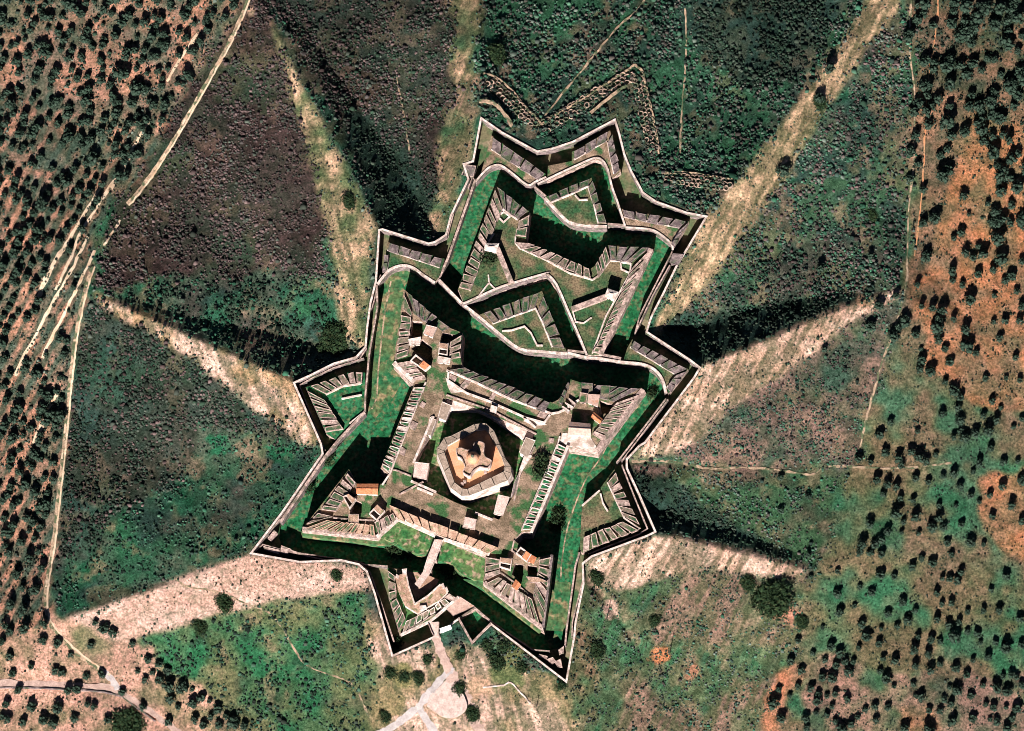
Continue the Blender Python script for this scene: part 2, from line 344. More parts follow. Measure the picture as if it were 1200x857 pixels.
# ------------------------------------------------------------ what grows where (polygons in image pixels): soil c1, c2, patch size, scrub density, scrub colours, scrub size; *_shade rows mix dark scrub with painted ridge shade
TAN = (.64, .47, .36); TAN2 = (.40, .29, .18); ORA = (.50, .235, .11); ORA2 = (.36, .24, .14); GRN = (.03, .11, .064); GRN2 = (.09, .13, .06); DKG = (.03, .056, .046); BRN = (.07, .05, .042); MAU = (.19, .14, .11)
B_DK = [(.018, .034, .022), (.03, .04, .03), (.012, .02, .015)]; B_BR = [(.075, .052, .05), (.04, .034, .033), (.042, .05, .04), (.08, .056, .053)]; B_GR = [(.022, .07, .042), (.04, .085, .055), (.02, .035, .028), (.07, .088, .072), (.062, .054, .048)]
REG = [
 ('base', None, DKG, GRN, 30, .55, B_GR, 1.5),
 ('n_green', [(563,-140),(1060,-140),(1040,0),(828,254),(742,215),(722,140),(640,176),(566,142)], DKG, (.035,.10,.055), 26, .95, B_GR, 1.75),
 ('n_dark', [(790,-140),(1060,-140),(960,70),(880,110),(820,60)], (.02,.04,.03), DKG, 26, 1.0, B_DK, 1.7),
 ('e_green', [(1045,-10),(1085,100),(1060,340),(900,350),(765,385),(830,330),(900,230),(990,130)], DKG, (.05,.10,.055), 30, .95, B_GR + B_BR[:1], 1.6),
 ('e_grey', [(1045,345),(1000,545),(940,550),(800,545),(780,530),(860,480),(930,420)], (.05,.085,.06), MAU, 40, .7, B_GR + B_BR[3:], 1.2),
 ('e_valley', [(735,540),(1000,545),(985,600),(960,670),(900,655),(790,570)], (.05,.10,.05), MAU, 34, .5, B_GR, 1.3),
 ('se', [(690,690),(780,672),(950,675),(960,760),(930,1000),(690,1000),(664,800)], (.05,.12,.06), (.23,.17,.12), 38, .42, B_GR, 1.1),
 ('se_strip', [(683,662),(690,690),(700,760),(690,860),(664,800)], (.06,.10,.05), (.25,.18,.11), 24, .4, B_DK, 1.3),
 ('nw_brown', [(290,-140),(318,30),(345,110),(385,260),(378,345),(250,382),(105,335),(150,215)], (.045,.034,.03), (.035,.04,.032), 44, 1.3, B_BR, 1.42),
 ('nw_green', [(180,330),(380,320),(395,380),(430,410),(344,447),(230,395),(130,352)], DKG, GRN, 34, .7, B_DK + B_GR[:1], 1.6),
 ('n_brown', [(270,-140),(545,-140),(550,60),(520,272),(445,262),(400,150),(330,30)], (.045,.034,.03), (.03,.042,.034), 44, 1.3, B_BR[1:] + B_DK[:1], 1.45),
 ('n_shade', [(400,110),(440,150),(490,200),(525,262),(515,282),(446,264)], (.02,.035,.025), DKG, 30, .9, B_DK, 1.3),  # dark scrub, with the hollow's shade put into the soil colour
 ('n_strip', [(533,-140),(563,-140),(563,80),(566,140),(548,190),(522,275),(505,262),(528,130)], (.07,.125,.06), TAN2, 16, .15, B_GR, .9),
 ('w_scrub', [(110,352),(190,375),(230,425),(300,490),(372,528),(350,575),(298,640),(200,675),(72,722),(62,640),(90,360)], (.03,.04,.03), DKG, 36, 1.15, B_DK + B_BR[2:4], 1.55),
 ('w_green', [(235,500),(372,528),(350,575),(298,640),(200,675),(72,722),(66,660),(150,600),(220,560)], (.02,.085,.045), DKG, 30, .4, B_GR[:3] + B_DK[:1], 1.4),
 ('sw_green', [(150,752),(250,712),(340,700),(428,682),(450,760),(450,1000),(290,1000),(200,800)], (.025,.11,.05), (.10,.12,.06), 34, .4, B_GR[:3] + B_DK, 1.5),
 ('sw_tan', [(75,725),(220,672),(298,648),(428,664),(434,690),(330,702),(250,722),(180,742),(150,756),(110,745)], (.54,.40,.315), (.45,.315,.235), 24, .14, B_DK, .9),
 ('s_tan', [(428,690),(460,770),(553,756),(663,800),(690,900),(690,1000),(450,1000),(440,800)], (.55,.41,.31), (.26,.215,.12), 36, .05, B_DK, 1.0),
 ('r1_tan', [(108,344),(160,358),(230,394),(346,447),(380,523),(352,518),(300,482),(258,446),(222,418),(196,404),(165,382),(118,362)], TAN, (.40,.29,.16), 12, .14, B_GR[1:] + B_DK[:1], .9),
 ('r5_tan', [(768,626),(850,640),(945,666),(940,682),(880,672),(830,668),(780,674),(735,690),(688,690),(686,656)], (.66,.49,.37), (.52,.37,.26), 16, .10, B_DK, .9),
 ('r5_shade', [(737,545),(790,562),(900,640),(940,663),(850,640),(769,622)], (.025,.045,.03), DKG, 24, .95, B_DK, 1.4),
 ('r6_shade', [(1042,340),(822,428),(764,388),(845,368),(900,350)], (.02,.035,.025), DKG, 24, 1.0, B_DK, 1.6),  # dark scrub wedge, soil also darkened like the ridge's cast shadow
 ('r6_tan', [(1056,336),(1048,350),(1005,374),(935,424),(860,478),(800,530),(740,538),(822,430),(900,396),(980,362)], (.64,.47,.35), (.46,.33,.22), 10, .22, B_DK + B_GR[1:2], .85),
 ('r7_tan', [(1030,-30),(1056,5),(1008,70),(968,130),(916,212),(882,262),(850,308),(815,352),(766,394),(795,320),(828,254),(905,160),(1000,30)], (.62,.46,.28), (.30,.24,.14), 10, .25, B_GR[1:], .8),
 ('r9_tan', [(314,18),(345,80),(385,160),(442,264),(434,340),(430,408),(402,395),(385,270),(345,130)], (.54,.40,.25), (.12,.15,.075), 18, .14, B_GR, .85),
 ('orchard_w', [(-400,-400),(292,-400),(292,0),(150,215),(118,262),(103,330),(85,420),(70,560),(54,690),(60,730),(130,800),(210,860),(300,1100),(-400,1100)], (.52,.29,.185), (.16,.15,.11), 20, .34, B_DK + B_GR[3:4], 1.25),
 ('orchard_sw', [(60,725),(150,750),(230,800),(300,860),(320,1000),(0,1000),(-200,850)], (.58,.36,.26), (.22,.19,.11), 26, .08, B_DK, 1.0),
 ('orchard_e', [(1050,-140),(1600,-300),(1600,1100),(920,1100),(920,857),(950,690),(1000,548),(1020,480),(1055,345),(1075,100)], (.19,.155,.09), (.04,.125,.066), 34, .2, B_DK, .9),
 ('orchard_ne', [(1065,-140),(1600,-300),(1600,300),(1130,250),(1075,180)], (.05,.07,.045), (.22,.15,.09), 16, .4, B_DK, 1.3),
 ('orange_e', [(1090,170),(1140,130),(1200,150),(1300,170),(1300,460),(1160,480),(1085,430),(1060,345),(1085,320)], ORA, (.24,.18,.095), 18, .2, B_DK, 1.0),
 ('orange_e2', [(1150,560),(1320,520),(1320,690),(1195,665),(1155,620)], (.56,.25,.12), (.30,.20,.10), 26, .1, B_DK, .9),
 ('orange_s', [(950,790),(975,760),(1020,790),(1050,850),(1060,1000),(930,1000)], (.34,.20,.15), (.16,.13,.09), 14, .45, B_DK, 1.0),
 ('orange_se', [(893,900),(900,815),(915,785),(932,778),(938,795),(922,830),(915,900)], (.56,.25,.13), (.40,.22,.13), 12, .06, B_DK, .8),
 ('orange_ne', [(1075,100),(1100,90),(1130,140),(1120,170),(1085,330),(1066,330)], (.36,.22,.13), (.12,.11,.07), 14, .4, B_DK, 1.0),
 ('tan_br', [(960,760),(1090,800),(1200,790),(1300,1000),(930,1000),(945,800)], (.34,.22,.16), (.06,.11,.06), 22, .25, B_DK, .9),
 ('orange_s2', [(1050,825),(1085,825),(1110,860),(1120,1000),(1040,1000)], (.46,.23,.12), (.2,.15,.08), 20, .1, B_DK, 1.0),
]
wx = PX + (fbm(PX, PY, 26, 40, 4) - .5) * 34; wy = PY + (fbm(PX, PY, 26, 50, 4) - .5) * 34
wx = np.where(np.abs(PX - 600) > 700, PX, wx); wy = np.where(np.abs(PY - 430) > 560, PY, wy)
RID = np.zeros(PX.shape, int); CC = np.zeros(PX.shape + (3,))
def colour(sel, c1, c2, cell, seed):
    t = np.clip((fbm(PX[sel], PY[sel], cell, seed, 4) - .40) / .2, 0, 1)[:, None]
    return np.array(c1) * (1 - t) + np.array(c2) * t
hard = lambda nm: .28 if nm.endswith('tan') and nm != 's_tan' else 1.0
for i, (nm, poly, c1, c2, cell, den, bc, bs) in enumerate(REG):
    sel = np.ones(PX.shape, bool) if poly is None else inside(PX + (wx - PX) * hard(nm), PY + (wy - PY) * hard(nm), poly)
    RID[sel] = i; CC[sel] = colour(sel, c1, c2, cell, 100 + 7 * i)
def blur(A, n):
    for _ in range(n):
        A = (np.roll(A, 1, 0) + A + np.roll(A, -1, 0)) / 3; A = (np.roll(A, 1, 1) + A + np.roll(A, -1, 1)) / 3
    return A
CC = blur(CC, 2)
# patches that cross the borders: fresh grass, dry grass, bare soil, heath
PATCH = blur(np.array([0.0 if r[0].endswith(('tan', 'shade')) else .3 if r[0] in ('nw_brown', 'n_brown', 'n_dark', 'w_scrub') else .35 if 'orchard' in r[0] or 'orange' in r[0] else .75 for r in REG])[RID], 4)[..., None]
for sd, cell, thr, amt, c in ((611, 70, .56, .55, (.035, .12, .055)), (622, 46, .58, .5, (.20, .17, .10)), (633, 90, .57, .5, (.15, .11, .10)), (644, 30, .60, .6, (.30, .22, .15)), (655, 24, .60, .6, (.03, .04, .03))):
    t = np.clip((fbm(PX, PY, cell, sd, 5) - thr) / .08, 0, 1)[..., None] * amt * PATCH; CC = CC * (1 - t) + np.array(c) * t
# plough furrows in the western orchard soil, wheel-worn streaks on the bare glacis
names = [r[0] for r in REG]
fur = .5 + .5 * np.cos(((PX - 120) * .866 + (PY - 250) * .5) / 13.5 * 2 * math.pi + (fbm(PX, PY, 40, 77) - .5) * 2.5)
sel = RID == names.index('orchard_w'); t = (np.clip((fur[sel] * .6 * np.clip((PY[sel] - 60) / 200, .12, 1) + fbm(PX[sel], PY[sel], 20, 780, 4) * 1.0 - np.where(PY[sel] < 200, .52, .70)) / .3, 0, 1) * .85)[:, None]; CC[sel] = CC[sel] * (1 - t) + np.array((.05, .085, .065)) * t
for nm, (dx, dy) in dict(r1_tan=(.35, 1), r6_tan=(-.5, 1), r7_tan=(-.5, 1), r9_tan=(.25, 1), n_strip=(-.35, 1), r5_tan=(-.6, 1), s_tan=(.3, 1), se=(-.5, 1), se_strip=(-.25, 1)).items():
    sel = RID == names.index(nm); l = math.hypot(dx, dy); a = (PX * dy - PY * dx) / l; b = (PX * dx + PY * dy) / l
    s = fbm(a[sel] * 7, b[sel], 34, 300, 3); t = np.clip((s - .47) / .10, 0, 1)[:, None]; t2 = np.clip((.42 - s) / .1, 0, 1)[:, None]
    CC[sel] = CC[sel] * (1 - .65 * t) * (1 + .25 * t2) + np.array((.075, .095, .05)) * .65 * t
# small bare patches of their own colour
for x, y, r, c in [(772, 768, 13, (.52, .22, .10)), (717, 712, 11, (.55, .40, .31)), (812, 785, 12, (.40, .22, .13)), (1010, 355, 8, (.45, .3, .18)), (905, 820, 10, (.46, .22, .12)), (918, 800, 8, (.46, .22, .12)), (900, 843, 10, (.46, .22, .12)), (925, 720, 16, (.40, .22, .14)), (595, 790, 22, (.13, .15, .07)), (600, 765, 16, (.14, .15, .07)),
                   (470, 790, 18, (.2, .19, .09)), (455, 830, 22, (.22, .19, .1)), (560, 805, 16, (.45, .33, .21)), (330, 530, 16, (.02, .1, .05)), (255, 520, 14, (.02, .1, .05)), (360, 360, 16, (.03, .1, .05)), (295, 15, 6, (.4, .3, .2))]:
    d = np.hypot(PX - x, PY - y) + (fbm(PX, PY, 8, 60) - .5) * r * 1.6; t = np.clip((r - d) / (r * .4), 0, 1)[..., None]; CC = CC * (1 - t) + np.array(c) * t
rg = np.clip((CC[..., 0] / np.maximum(CC[..., 1], 1e-4) - .95) / .35, 0, 1); CC[..., 1] *= 1 - .105 * rg      # iron-rich pink soil
gg = np.clip((CC[..., 1] / np.maximum(CC[..., 0], 1e-4) - 1.05) / .6, 0, 1); CC[..., 1] *= 1 + .12 * gg; CC[..., 2] *= 1 + .18 * gg   # winter grass
CC *= (0.82 + .36 * fbm(PX, PY, 5, 91, 2))[..., None]
far = np.clip(np.maximum(np.maximum(-40 - PX, PX - 1240), np.maximum(-40 - PY, PY - 900)) / 70, 0, 1)[..., None]; CC = CC * (1 - far) + np.array((.11, .115, .07)) * far   # open country beyond
X, Y = ground(PX, PY, Z)
me = bpy.data.meshes.new('hill_ground')
idx = np.arange(NY * NX).reshape(NY, NX)
q = np.stack([idx[1:, :-1], idx[1:, 1:], idx[:-1, 1:], idx[:-1, :-1]], -1).reshape(-1, 4)
fi = ins.ravel(); q = q[~fi[q].all(1)]
me.vertices.add(NY * NX); me.vertices.foreach_set('co', np.stack([X, Y, Z], -1).ravel())
me.loops.add(q.size); me.loops.foreach_set('vertex_index', q.ravel()); me.polygons.add(len(q)); me.polygons.foreach_set('loop_start', np.arange(0, q.size, 4))
me.update(); me.validate()
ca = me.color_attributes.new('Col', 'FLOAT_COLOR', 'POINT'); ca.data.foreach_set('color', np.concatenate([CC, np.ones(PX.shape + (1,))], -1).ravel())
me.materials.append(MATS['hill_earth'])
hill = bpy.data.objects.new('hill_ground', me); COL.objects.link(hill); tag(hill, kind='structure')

# ------------------------------------------------------------ moat floor and outer works platform
m = MB(); m.prism([W(p, -10.4) for p in CREST], -11, 'moat_grass', 'masonry'); tag(m.build('moat_floor'), kind='structure')
def sheet(name, pts, z, mt):
    m = MB(); m.prism([W(p, z) for p in pts], z, mt, mt, sheet=True); return tag(m.build(name), kind='structure')
sheet('moat_dry_grass', P('C150,625 200,580 270,555 335,565 285,690 E810,0 765,330 755,345 830,440 760,560 640,700 590,650 590,540 610,300 660,10 C128,660'), -10.36, 'dry_moat')
sheet('moat_dry_grass', P('L545,545 690,550 665,800 640,857 520,850 535,800'), -10.36, 'dry_moat')
m = MB(); m.prism([W(p, -8) for p in CREST], -10.99, 'ditch', 'masonry', holes=[[W(p, -8) for p in h] for h in (HOLE_MAIN, HOLE_CROWN, HOLE_RAV_M, HOLE_RAV_N)])
tag(m.build('covered_way'), kind='structure')

m = MB(); m.strip([W(p, -10.34) for p in smooth(P('G600,600 J640,40 560,190 470,320 400,480 345,650 312,850 L628,525'), 4)], .8, -10.5, -10.34, 'path_earth'); tag(m.build('moat_path'), kind='structure')
m = MB(); m.strip([W(p, -10.33) for p in smooth(P('C205,640 180,760 E690,120 660,400 650,560 620,640'), 4)], .9, -10.5, -10.33, 'path_earth'); tag(m.build('moat_path'), kind='structure')
def wall(name, label, pts, wid, z0, z1, mt='masonry', cat='wall', closed=False, group=None):
    zt = (z1[0] + z1[-1]) / 2 if isinstance(z1, (list, tuple)) else z1
    wp = [W(p, zt) for p in pts]; loc = (wp[0][0], wp[0][1], z0)
    m = MB(); m.strip(wp, wid * .64, z0, z1, 'dark_stone', closed, mtop=mt)  # sides coloured darker than the top to deepen the shade in the moats
    e = bpy.data.objects.new(name, None); bpy.data.objects.remove(e)
    me = m; me.v = [(a - loc[0], b - loc[1], c - loc[2]) for a, b, c in me.v]
    o = me.build(name); o.location = loc
    return tag(o, label, cat, group)
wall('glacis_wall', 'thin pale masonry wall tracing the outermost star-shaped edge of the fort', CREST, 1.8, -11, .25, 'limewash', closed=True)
CW = 'counterscarp_wall'
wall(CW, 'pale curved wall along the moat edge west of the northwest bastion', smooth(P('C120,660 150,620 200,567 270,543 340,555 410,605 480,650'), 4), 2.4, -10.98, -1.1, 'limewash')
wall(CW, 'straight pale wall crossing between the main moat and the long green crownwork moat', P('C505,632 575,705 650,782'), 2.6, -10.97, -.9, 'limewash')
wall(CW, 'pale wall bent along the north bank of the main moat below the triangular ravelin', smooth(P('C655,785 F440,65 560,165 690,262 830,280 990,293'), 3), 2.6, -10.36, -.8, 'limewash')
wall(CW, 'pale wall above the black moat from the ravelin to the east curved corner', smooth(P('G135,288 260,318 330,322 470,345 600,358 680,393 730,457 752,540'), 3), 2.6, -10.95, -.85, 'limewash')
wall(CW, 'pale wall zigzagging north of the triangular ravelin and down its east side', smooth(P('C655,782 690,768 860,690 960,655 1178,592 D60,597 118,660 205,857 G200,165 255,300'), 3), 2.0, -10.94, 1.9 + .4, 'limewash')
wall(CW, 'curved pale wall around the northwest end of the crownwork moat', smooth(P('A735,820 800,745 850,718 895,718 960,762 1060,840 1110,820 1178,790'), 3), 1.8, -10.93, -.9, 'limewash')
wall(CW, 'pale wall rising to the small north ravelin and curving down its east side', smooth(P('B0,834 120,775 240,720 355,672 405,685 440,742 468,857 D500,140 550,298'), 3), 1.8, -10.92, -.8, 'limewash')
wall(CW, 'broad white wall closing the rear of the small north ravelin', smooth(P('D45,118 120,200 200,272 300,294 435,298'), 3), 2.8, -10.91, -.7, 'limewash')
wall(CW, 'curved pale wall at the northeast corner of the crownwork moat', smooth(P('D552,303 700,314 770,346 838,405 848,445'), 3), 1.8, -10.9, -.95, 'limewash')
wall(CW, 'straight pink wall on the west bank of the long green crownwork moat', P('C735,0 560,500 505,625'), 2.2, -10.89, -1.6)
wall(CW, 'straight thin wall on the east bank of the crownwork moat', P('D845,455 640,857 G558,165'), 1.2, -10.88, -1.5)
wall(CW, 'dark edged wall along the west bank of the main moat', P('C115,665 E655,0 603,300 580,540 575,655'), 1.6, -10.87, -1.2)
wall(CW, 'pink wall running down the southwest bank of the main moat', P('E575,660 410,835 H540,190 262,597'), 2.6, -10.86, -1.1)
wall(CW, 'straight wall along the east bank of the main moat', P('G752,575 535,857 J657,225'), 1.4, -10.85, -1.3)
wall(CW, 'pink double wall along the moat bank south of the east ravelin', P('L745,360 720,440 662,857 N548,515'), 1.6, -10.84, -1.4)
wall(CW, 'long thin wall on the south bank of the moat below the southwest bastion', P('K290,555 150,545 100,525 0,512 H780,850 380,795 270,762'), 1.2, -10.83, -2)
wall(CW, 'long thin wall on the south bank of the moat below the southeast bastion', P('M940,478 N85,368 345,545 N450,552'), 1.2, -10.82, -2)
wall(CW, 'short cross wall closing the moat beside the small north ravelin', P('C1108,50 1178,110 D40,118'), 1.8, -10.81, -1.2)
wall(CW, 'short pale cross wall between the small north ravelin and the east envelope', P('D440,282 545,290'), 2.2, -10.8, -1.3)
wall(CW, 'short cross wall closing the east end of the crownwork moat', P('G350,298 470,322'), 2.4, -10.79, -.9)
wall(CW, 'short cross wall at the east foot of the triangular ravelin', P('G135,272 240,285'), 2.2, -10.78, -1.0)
IW = 'covered_way_wall'
wall(IW, 'inner pink wall beside the outer edge northwest of the crownwork', P('A690,857 735,740 C690,0 600,200 560,350'), 1.3, -8, -2.2)
wall(IW, 'inner wall beside the outer edge west of the main moat', P('C140,600 120,660 100,760 E600,60 585,260 540,330'), 1.1, -8, -2.4)
wall(IW, 'inner wall beside the outer edge southwest of the main moat', P('H100,770 260,580 520,200 560,160'), 1.2, -8, -2.2)
wall(IW, 'inner wall between the east glacis and the main moat', P('G765,580 600,800 J690,215'), 1.2, -8, -1.8)
wall(IW, 'inner wall beside the outer edge east of the crownwork', P('D830,540 730,715 G560,160'), 1.2, -8, -1.6)
wall(IW, 'inner wall beside the outer edge east of the southeast bastion', P('L790,420 760,560 700,800 N590,460'), 1.2, -8, -2.2)
wall(IW, 'inner wall below the southwest bastion, lowest on the left', P('H80,800 150,740 330,790 600,850'), 1.0, -8, -2.4)
wall(IW, 'inner wall dividing the dark ditch west of the gate ravelin', P('M60,100 130,120 180,165 240,330 330,600'), 1.4, -8, -2)
wall(IW, 'inner wall around the north and west of the west ravelin', P('E570,320 380,380 235,450 165,490 H540,150'), 1.0, -8, -2.2)
wall(IW, 'inner wall around the east ravelin ditch', P('J690,240 760,420 850,640 800,675 480,800'), 1.2, -8, -2.0)

# ------------------------------------------------------------ ramparts with merlons
def body(parent, name, pts, z, z0, mtop, mside, holes=(), batter=.06):
    m = MB(); m.prism([W(p, z) for p in pts], z0, mtop, mside, holes=[[W(p, z) for p in h] for h in holes], batter=batter); return m.build(name, parent)
def row(parent, outer, inner, n, z0, zo, zi, mt='masonry', mtop='merlon_grass', gap=.22, splay=.5, rim=.7, name='merlon', jit=.25, t0=0.0, t1=1.0):
    outer = P(outer) if isinstance(outer, str) else outer; inner = P(inner) if isinstance(inner, str) else inner
    for i in range(n):
        g = gap * random.uniform(.7, 1.3); a = t0 + (t1 - t0) * (i + g * .5) / n; b = t0 + (t1 - t0) * (i + 1 - g * .5) / n
        sp = splay * g / n * (t1 - t0)
        o1 = along(outer, min(1, max(0, a + sp * .5))); o2 = along(outer, min(1, max(0, b - sp * .5))); i1 = along(inner, max(0, a - sp * .4)); i2 = along(inner, min(1, b + sp * .4))
        jj = lambda p: (p[0] + random.uniform(-.7, .7), p[1] + random.uniform(-.7, .7))
        q = [W(jj(o1), zo), W(jj(o2), zo), W(jj(i2), zi), W(jj(i1), zi)]; rim_ = rim * random.uniform(.5, 1.15)
        dz = random.uniform(-jit, jit) * .5
        m = MB(); m.block(q, z0, [zo + dz, zo + dz + random.uniform(-.1, .1), zi + dz, zi + dz], mt if random.random() > .18 or mt != 'limewash' else 'masonry', mtop if random.random() > .2 else mt, rim_); m.build(name, parent)
def coping(parent, pts, wid, z0, z1, mt='masonry', name='coping', closed=False):
    m = MB(); m.strip([W(p, z1) for p in pts], wid, z0, z1, mt, closed); return m.build(name, parent)

# --- envelopes (outer counterguards)
def envelope(label, pts, rows, z=-1.6, top='yard'):
    t = thing('counterguard', label, 'rampart', centre(pts, -8), 'counterguards inside the outer ditch'); body(t, 'terreplein', pts, z, -7.99, top, 'masonry', batter=.02)
    for o, i, n in rows: row(t, o, i, n, z - .3, z + 2.2, z + 2.6, 'dark_stone', 'dark_stone', gap=.16, rim=.5)
    for o, i, n in rows: coping(t, P(i), .9, z - .2, z + .7, 'limewash', 'parapet_wall')
    return t
envelope('counterguard with square parapet blocks at the northwest corner of the crownwork', P('A835,530 1172,768 1178,790 C1075,40 X618,217 599.3,203 586,194 578.7,194.6 569,199 563,206 A790,690'), [('A840,537 1170,768', 'A835,615 1130,806', 5)])
envelope('angled counterguard with parapet blocks at the north tip of the fort', P('B215,633 455,498 522,757 470,800 X712,199 706,189.4 697,186.8 B60,815 65,720 215,690'), [('B220,632 453,502', 'B228,680 432,562', 3), ('B468,515 518,750', 'B438,572 478,768', 4)])
envelope('counterguard with parapet blocks at the northeast corner of the crownwork', P('D522,186 948,265 852,443 X785.6,286 773.4,274.8 760.4,268.8 734,265.4 728,250'), [('D528,190 940,265', 'D540,235 890,305', 5), ('D942,275 858,430', 'D893,320 838,405', 3)])
envelope('counterguard with parapet blocks north of the northwest bastion', P('C180,395 540,500 518,590 503,620 X509,331.6 496,323.3 483.2,313.9 470.3,311.5 457,315.8 448,324.6 C160,590'), [('C190,400 535,505', 'C182,445 510,553', 5), ('C160,470 152,590', 'C188,475 180,570', 2)], top='crown_grass')
envelope('counterguard with parapet blocks north of the northeast bastion', P('G540,203 892,390 768,545 X776.6,445 767.4,433.4 752.2,427 730,424.6 G508,260'), [('G545,210 885,388', 'G528,250 808,420', 6), ('G882,400 778,535', 'G818,425 758,505', 3)], top='crown_grass')

# --- crownwork
CR = P('X581.5,218.4 C1075,205 1052,372 1060,398 D330,565 365,540 430,415 718,430 G345,300 X689,416 672,374 655,338 642,321 600,332.6 581,339.4 552,352.5 543,354 C625,690')
crown = thing('crownwork', 'large outer bastioned work with green yard north of the main moat', 'fortification', centre(CR, -10.4))
body(crown, 'terreplein', CR, 1.6, -10.97, 'crown_grass', 'masonry', batter=.05)
row(crown, 'C862,60 628,690', 'C905,185 815,400 700,700', 12, 1.3, 3.4, 4.0)
row(crown, 'C872,48 1070,205', 'C908,180 1000,250', 4, 1.3, 3.4, 4.0, 'dark_stone')
row(crown, 'C1075,212 1052,372', 'C1008,262 985,350', 2, 1.3, 3.4, 4.0)
row(crown, 'C1062,402 1178,442 D330,568', 'C985,395 1010,430 1178,505 D340,630', 9, 1.3, 3.3, 4.0)
row(crown, 'D362,545 428,420', 'D382,620 452,512', 3, 1.3, 3.4, 4.0)
row(crown, 'D436,418 712,432', 'D456,505 585,520', 4, 1.3, 3.4, 4.0, 'dark_stone')
coping(crown, P('D712,437 G338,298'), 3.0, 1.4, 2.6, 'masonry', 'parapet_wall')
row(crown, 'D690,452 G330,293', 'D600,552 G293,285', 13, 1.3, 3.3, 3.9)
for pl in ('C905,190 1000,255', 'C985,360 985,400 1010,432 1178,508 D200,590 345,632 390,600 455,510 580,518', 'C850,340 790,440 700,700', 'D600,555 520,700 430,857 G290,290', 'D520,520 585,530 580,590 525,565 520,520',
           'C880,225 915,205 950,235 910,270 880,240'):
    coping(crown, P(pl), .9, 1.4, 2.5, 'limewash', 'parapet_wall')
coping(crown, P('C870,430 960,650'), 3.0, 1.4, 4.8, 'masonry', 'traverse'); coping(crown, P('D215,815 430,735'), 3.0, 1.4, 4.8, 'masonry', 'traverse')
coping(crown, P('C815,600 820,650 858,690'), .8, 1.4, 2.2, 'limewash', 'footing_wall'); coping(crown, P('C820,650 745,745'), .8, 1.4, 2.2, 'limewash', 'footing_wall')
coping(crown, P('G165,20 185,92 235,100 285,65'), .8, 1.4, 2.3, 'limewash', 'footing_wall')

# --- ravelins
def ravelin(name, label, pts, z, z0, top, rows, mt='masonry', lines=(), yard=None, yz=None, rise=1.8):
    t = thing(name, label, 'ravelin', centre(pts, z0)); body(t, 'terreplein', pts, z, z0 + .01, top, 'masonry', batter=.04)
    for r in rows: row(t, r[0], r[1], r[2], z - .3, z + rise - .5, z + rise, r[3] if len(r) > 3 else mt)
    for pl in lines: coping(t, P(pl), .9, z - .2, z + rise * .55, 'limewash', 'parapet_wall')
    return t
ravelin('ravelin', 'small arrow-shaped ravelin at the north with its tip pointing up', P('D52,112 180,55 338,-8 432,278 300,288 195,262'), -.6, -10.4, 'crown_grass',
        [('D58,110 180,57 332,-5', 'D80,140 200,95 318,38', 4, 'dark_stone'), ('D344,5 430,275', 'D318,45 385,275', 4, 'dark_stone')], lines=('D85,145 205,97 315,45 350,150 380,275', 'D235,100 262,130 315,128'))
ravelin('ravelin', 'triangular ravelin with grassy yard just north of the main moat', P('X562,369 C1152,703 X664,412 F840,272 690,255 560,155'), -.9, -10.4, 'crown_grass',
        [('X565,368 C1145,706', 'F520,100 790,5', 6, 'dark_stone'), ('X636,345 662,410', 'X630,362 648,407', 4, 'dark_stone')], lines=('F520,102 790,8 830,90 895,250', 'F580,150 640,145 720,120 760,160 800,240 835,240'))
ravelin('ravelin', 'ravelin with dark green yard on the west side', P('E205,503 360,450 490,405 578,412 575,650 402,838 335,795'), -2.6, -8, 'moat_grass',
        [('E228,500 360,452 490,408 573,412', 'E330,545 440,490 490,472 560,475', 6), ('E212,515 335,790', 'E320,580 440,765', 6)], lines=('E430,575 500,560 555,550', 'E330,548 440,495 550,480', 'E480,730 575,650 405,835'), rise=2.4)
ravelin('ravelin', 'ravelin with fan of grassed merlons on the east side', P('J642,270 808,636 440,792 425,770 440,490 520,430'), -2.4, -8, 'crown_grass',
        [('J648,285 800,620', 'J602,350 700,565', 6), ('J800,645 435,785', 'J700,597 447,692', 6)], lines=('J600,350 705,575 800,640', 'J555,420 570,480 600,530', 'J440,495 550,400'), rise=2.4)

# --- main enceinte
MAIN = P('X473.2,338.9 502,364 526,384 F330,162 318,320 332,372 F895,600 935,580 1005,452 G230,478 345,488 X754,455.6 700,528 665.4,522 622.4,623 L380,235 335,285 470,398 572,372 '
         'X636.2,735.9 566.2,682 L155,380 K350,248 X441.5,629 354.7,619.5 H690,268 742,365 872,358 922,362 947,308 890,260 X485.3,451.5 461,424.4')
PIT = P('I445,35 620,95 1000,258 965,380 870,640 775,800 500,690 222,552 250,430')
SUNK = [P('E872,85 938,92 938,185 862,182'), P('E865,262 935,200 998,250 995,350 905,290'), P('G335,585 415,610 405,665 345,672'), P('H668,392 735,430 730,445 660,425'), P('H722,455 772,480 770,545 700,540'), P('L340,425 395,440 385,545 320,500'), P('L418,440 478,450 478,505 420,500'), P('F205,160 300,175 250,240 190,215')]  # bastion courts; southeast pair added where only a house shadow falls
SUNKM = SUNK
fort = thing('bastioned_rampart', 'four-cornered bastioned main rampart surrounding the central keep', 'fortification', centre(MAIN, -10.4))
body(fort, 'terreplein', MAIN, 6.0, -10.36, 'yard', 'masonry', holes=[PIT] + SUNKM, batter=.05)
m = MB(); m.prism([W(p, -3) for p in PIT], -3, 'green_yard', 'masonry', sheet=True); m.build('keep_ditch_floor', fort)
for sk in SUNKM:
    c = (sum(p[0] for p in sk) / len(sk), sum(p[1] for p in sk) / len(sk))
    m = MB(); m.prism([W(lerp(c, p, 1.25), -1) for p in sk], -1, 'crown_grass', 'masonry', sheet=True); m.build('yard_or_shade_pit_floor', fort)
Z0 = 5.7
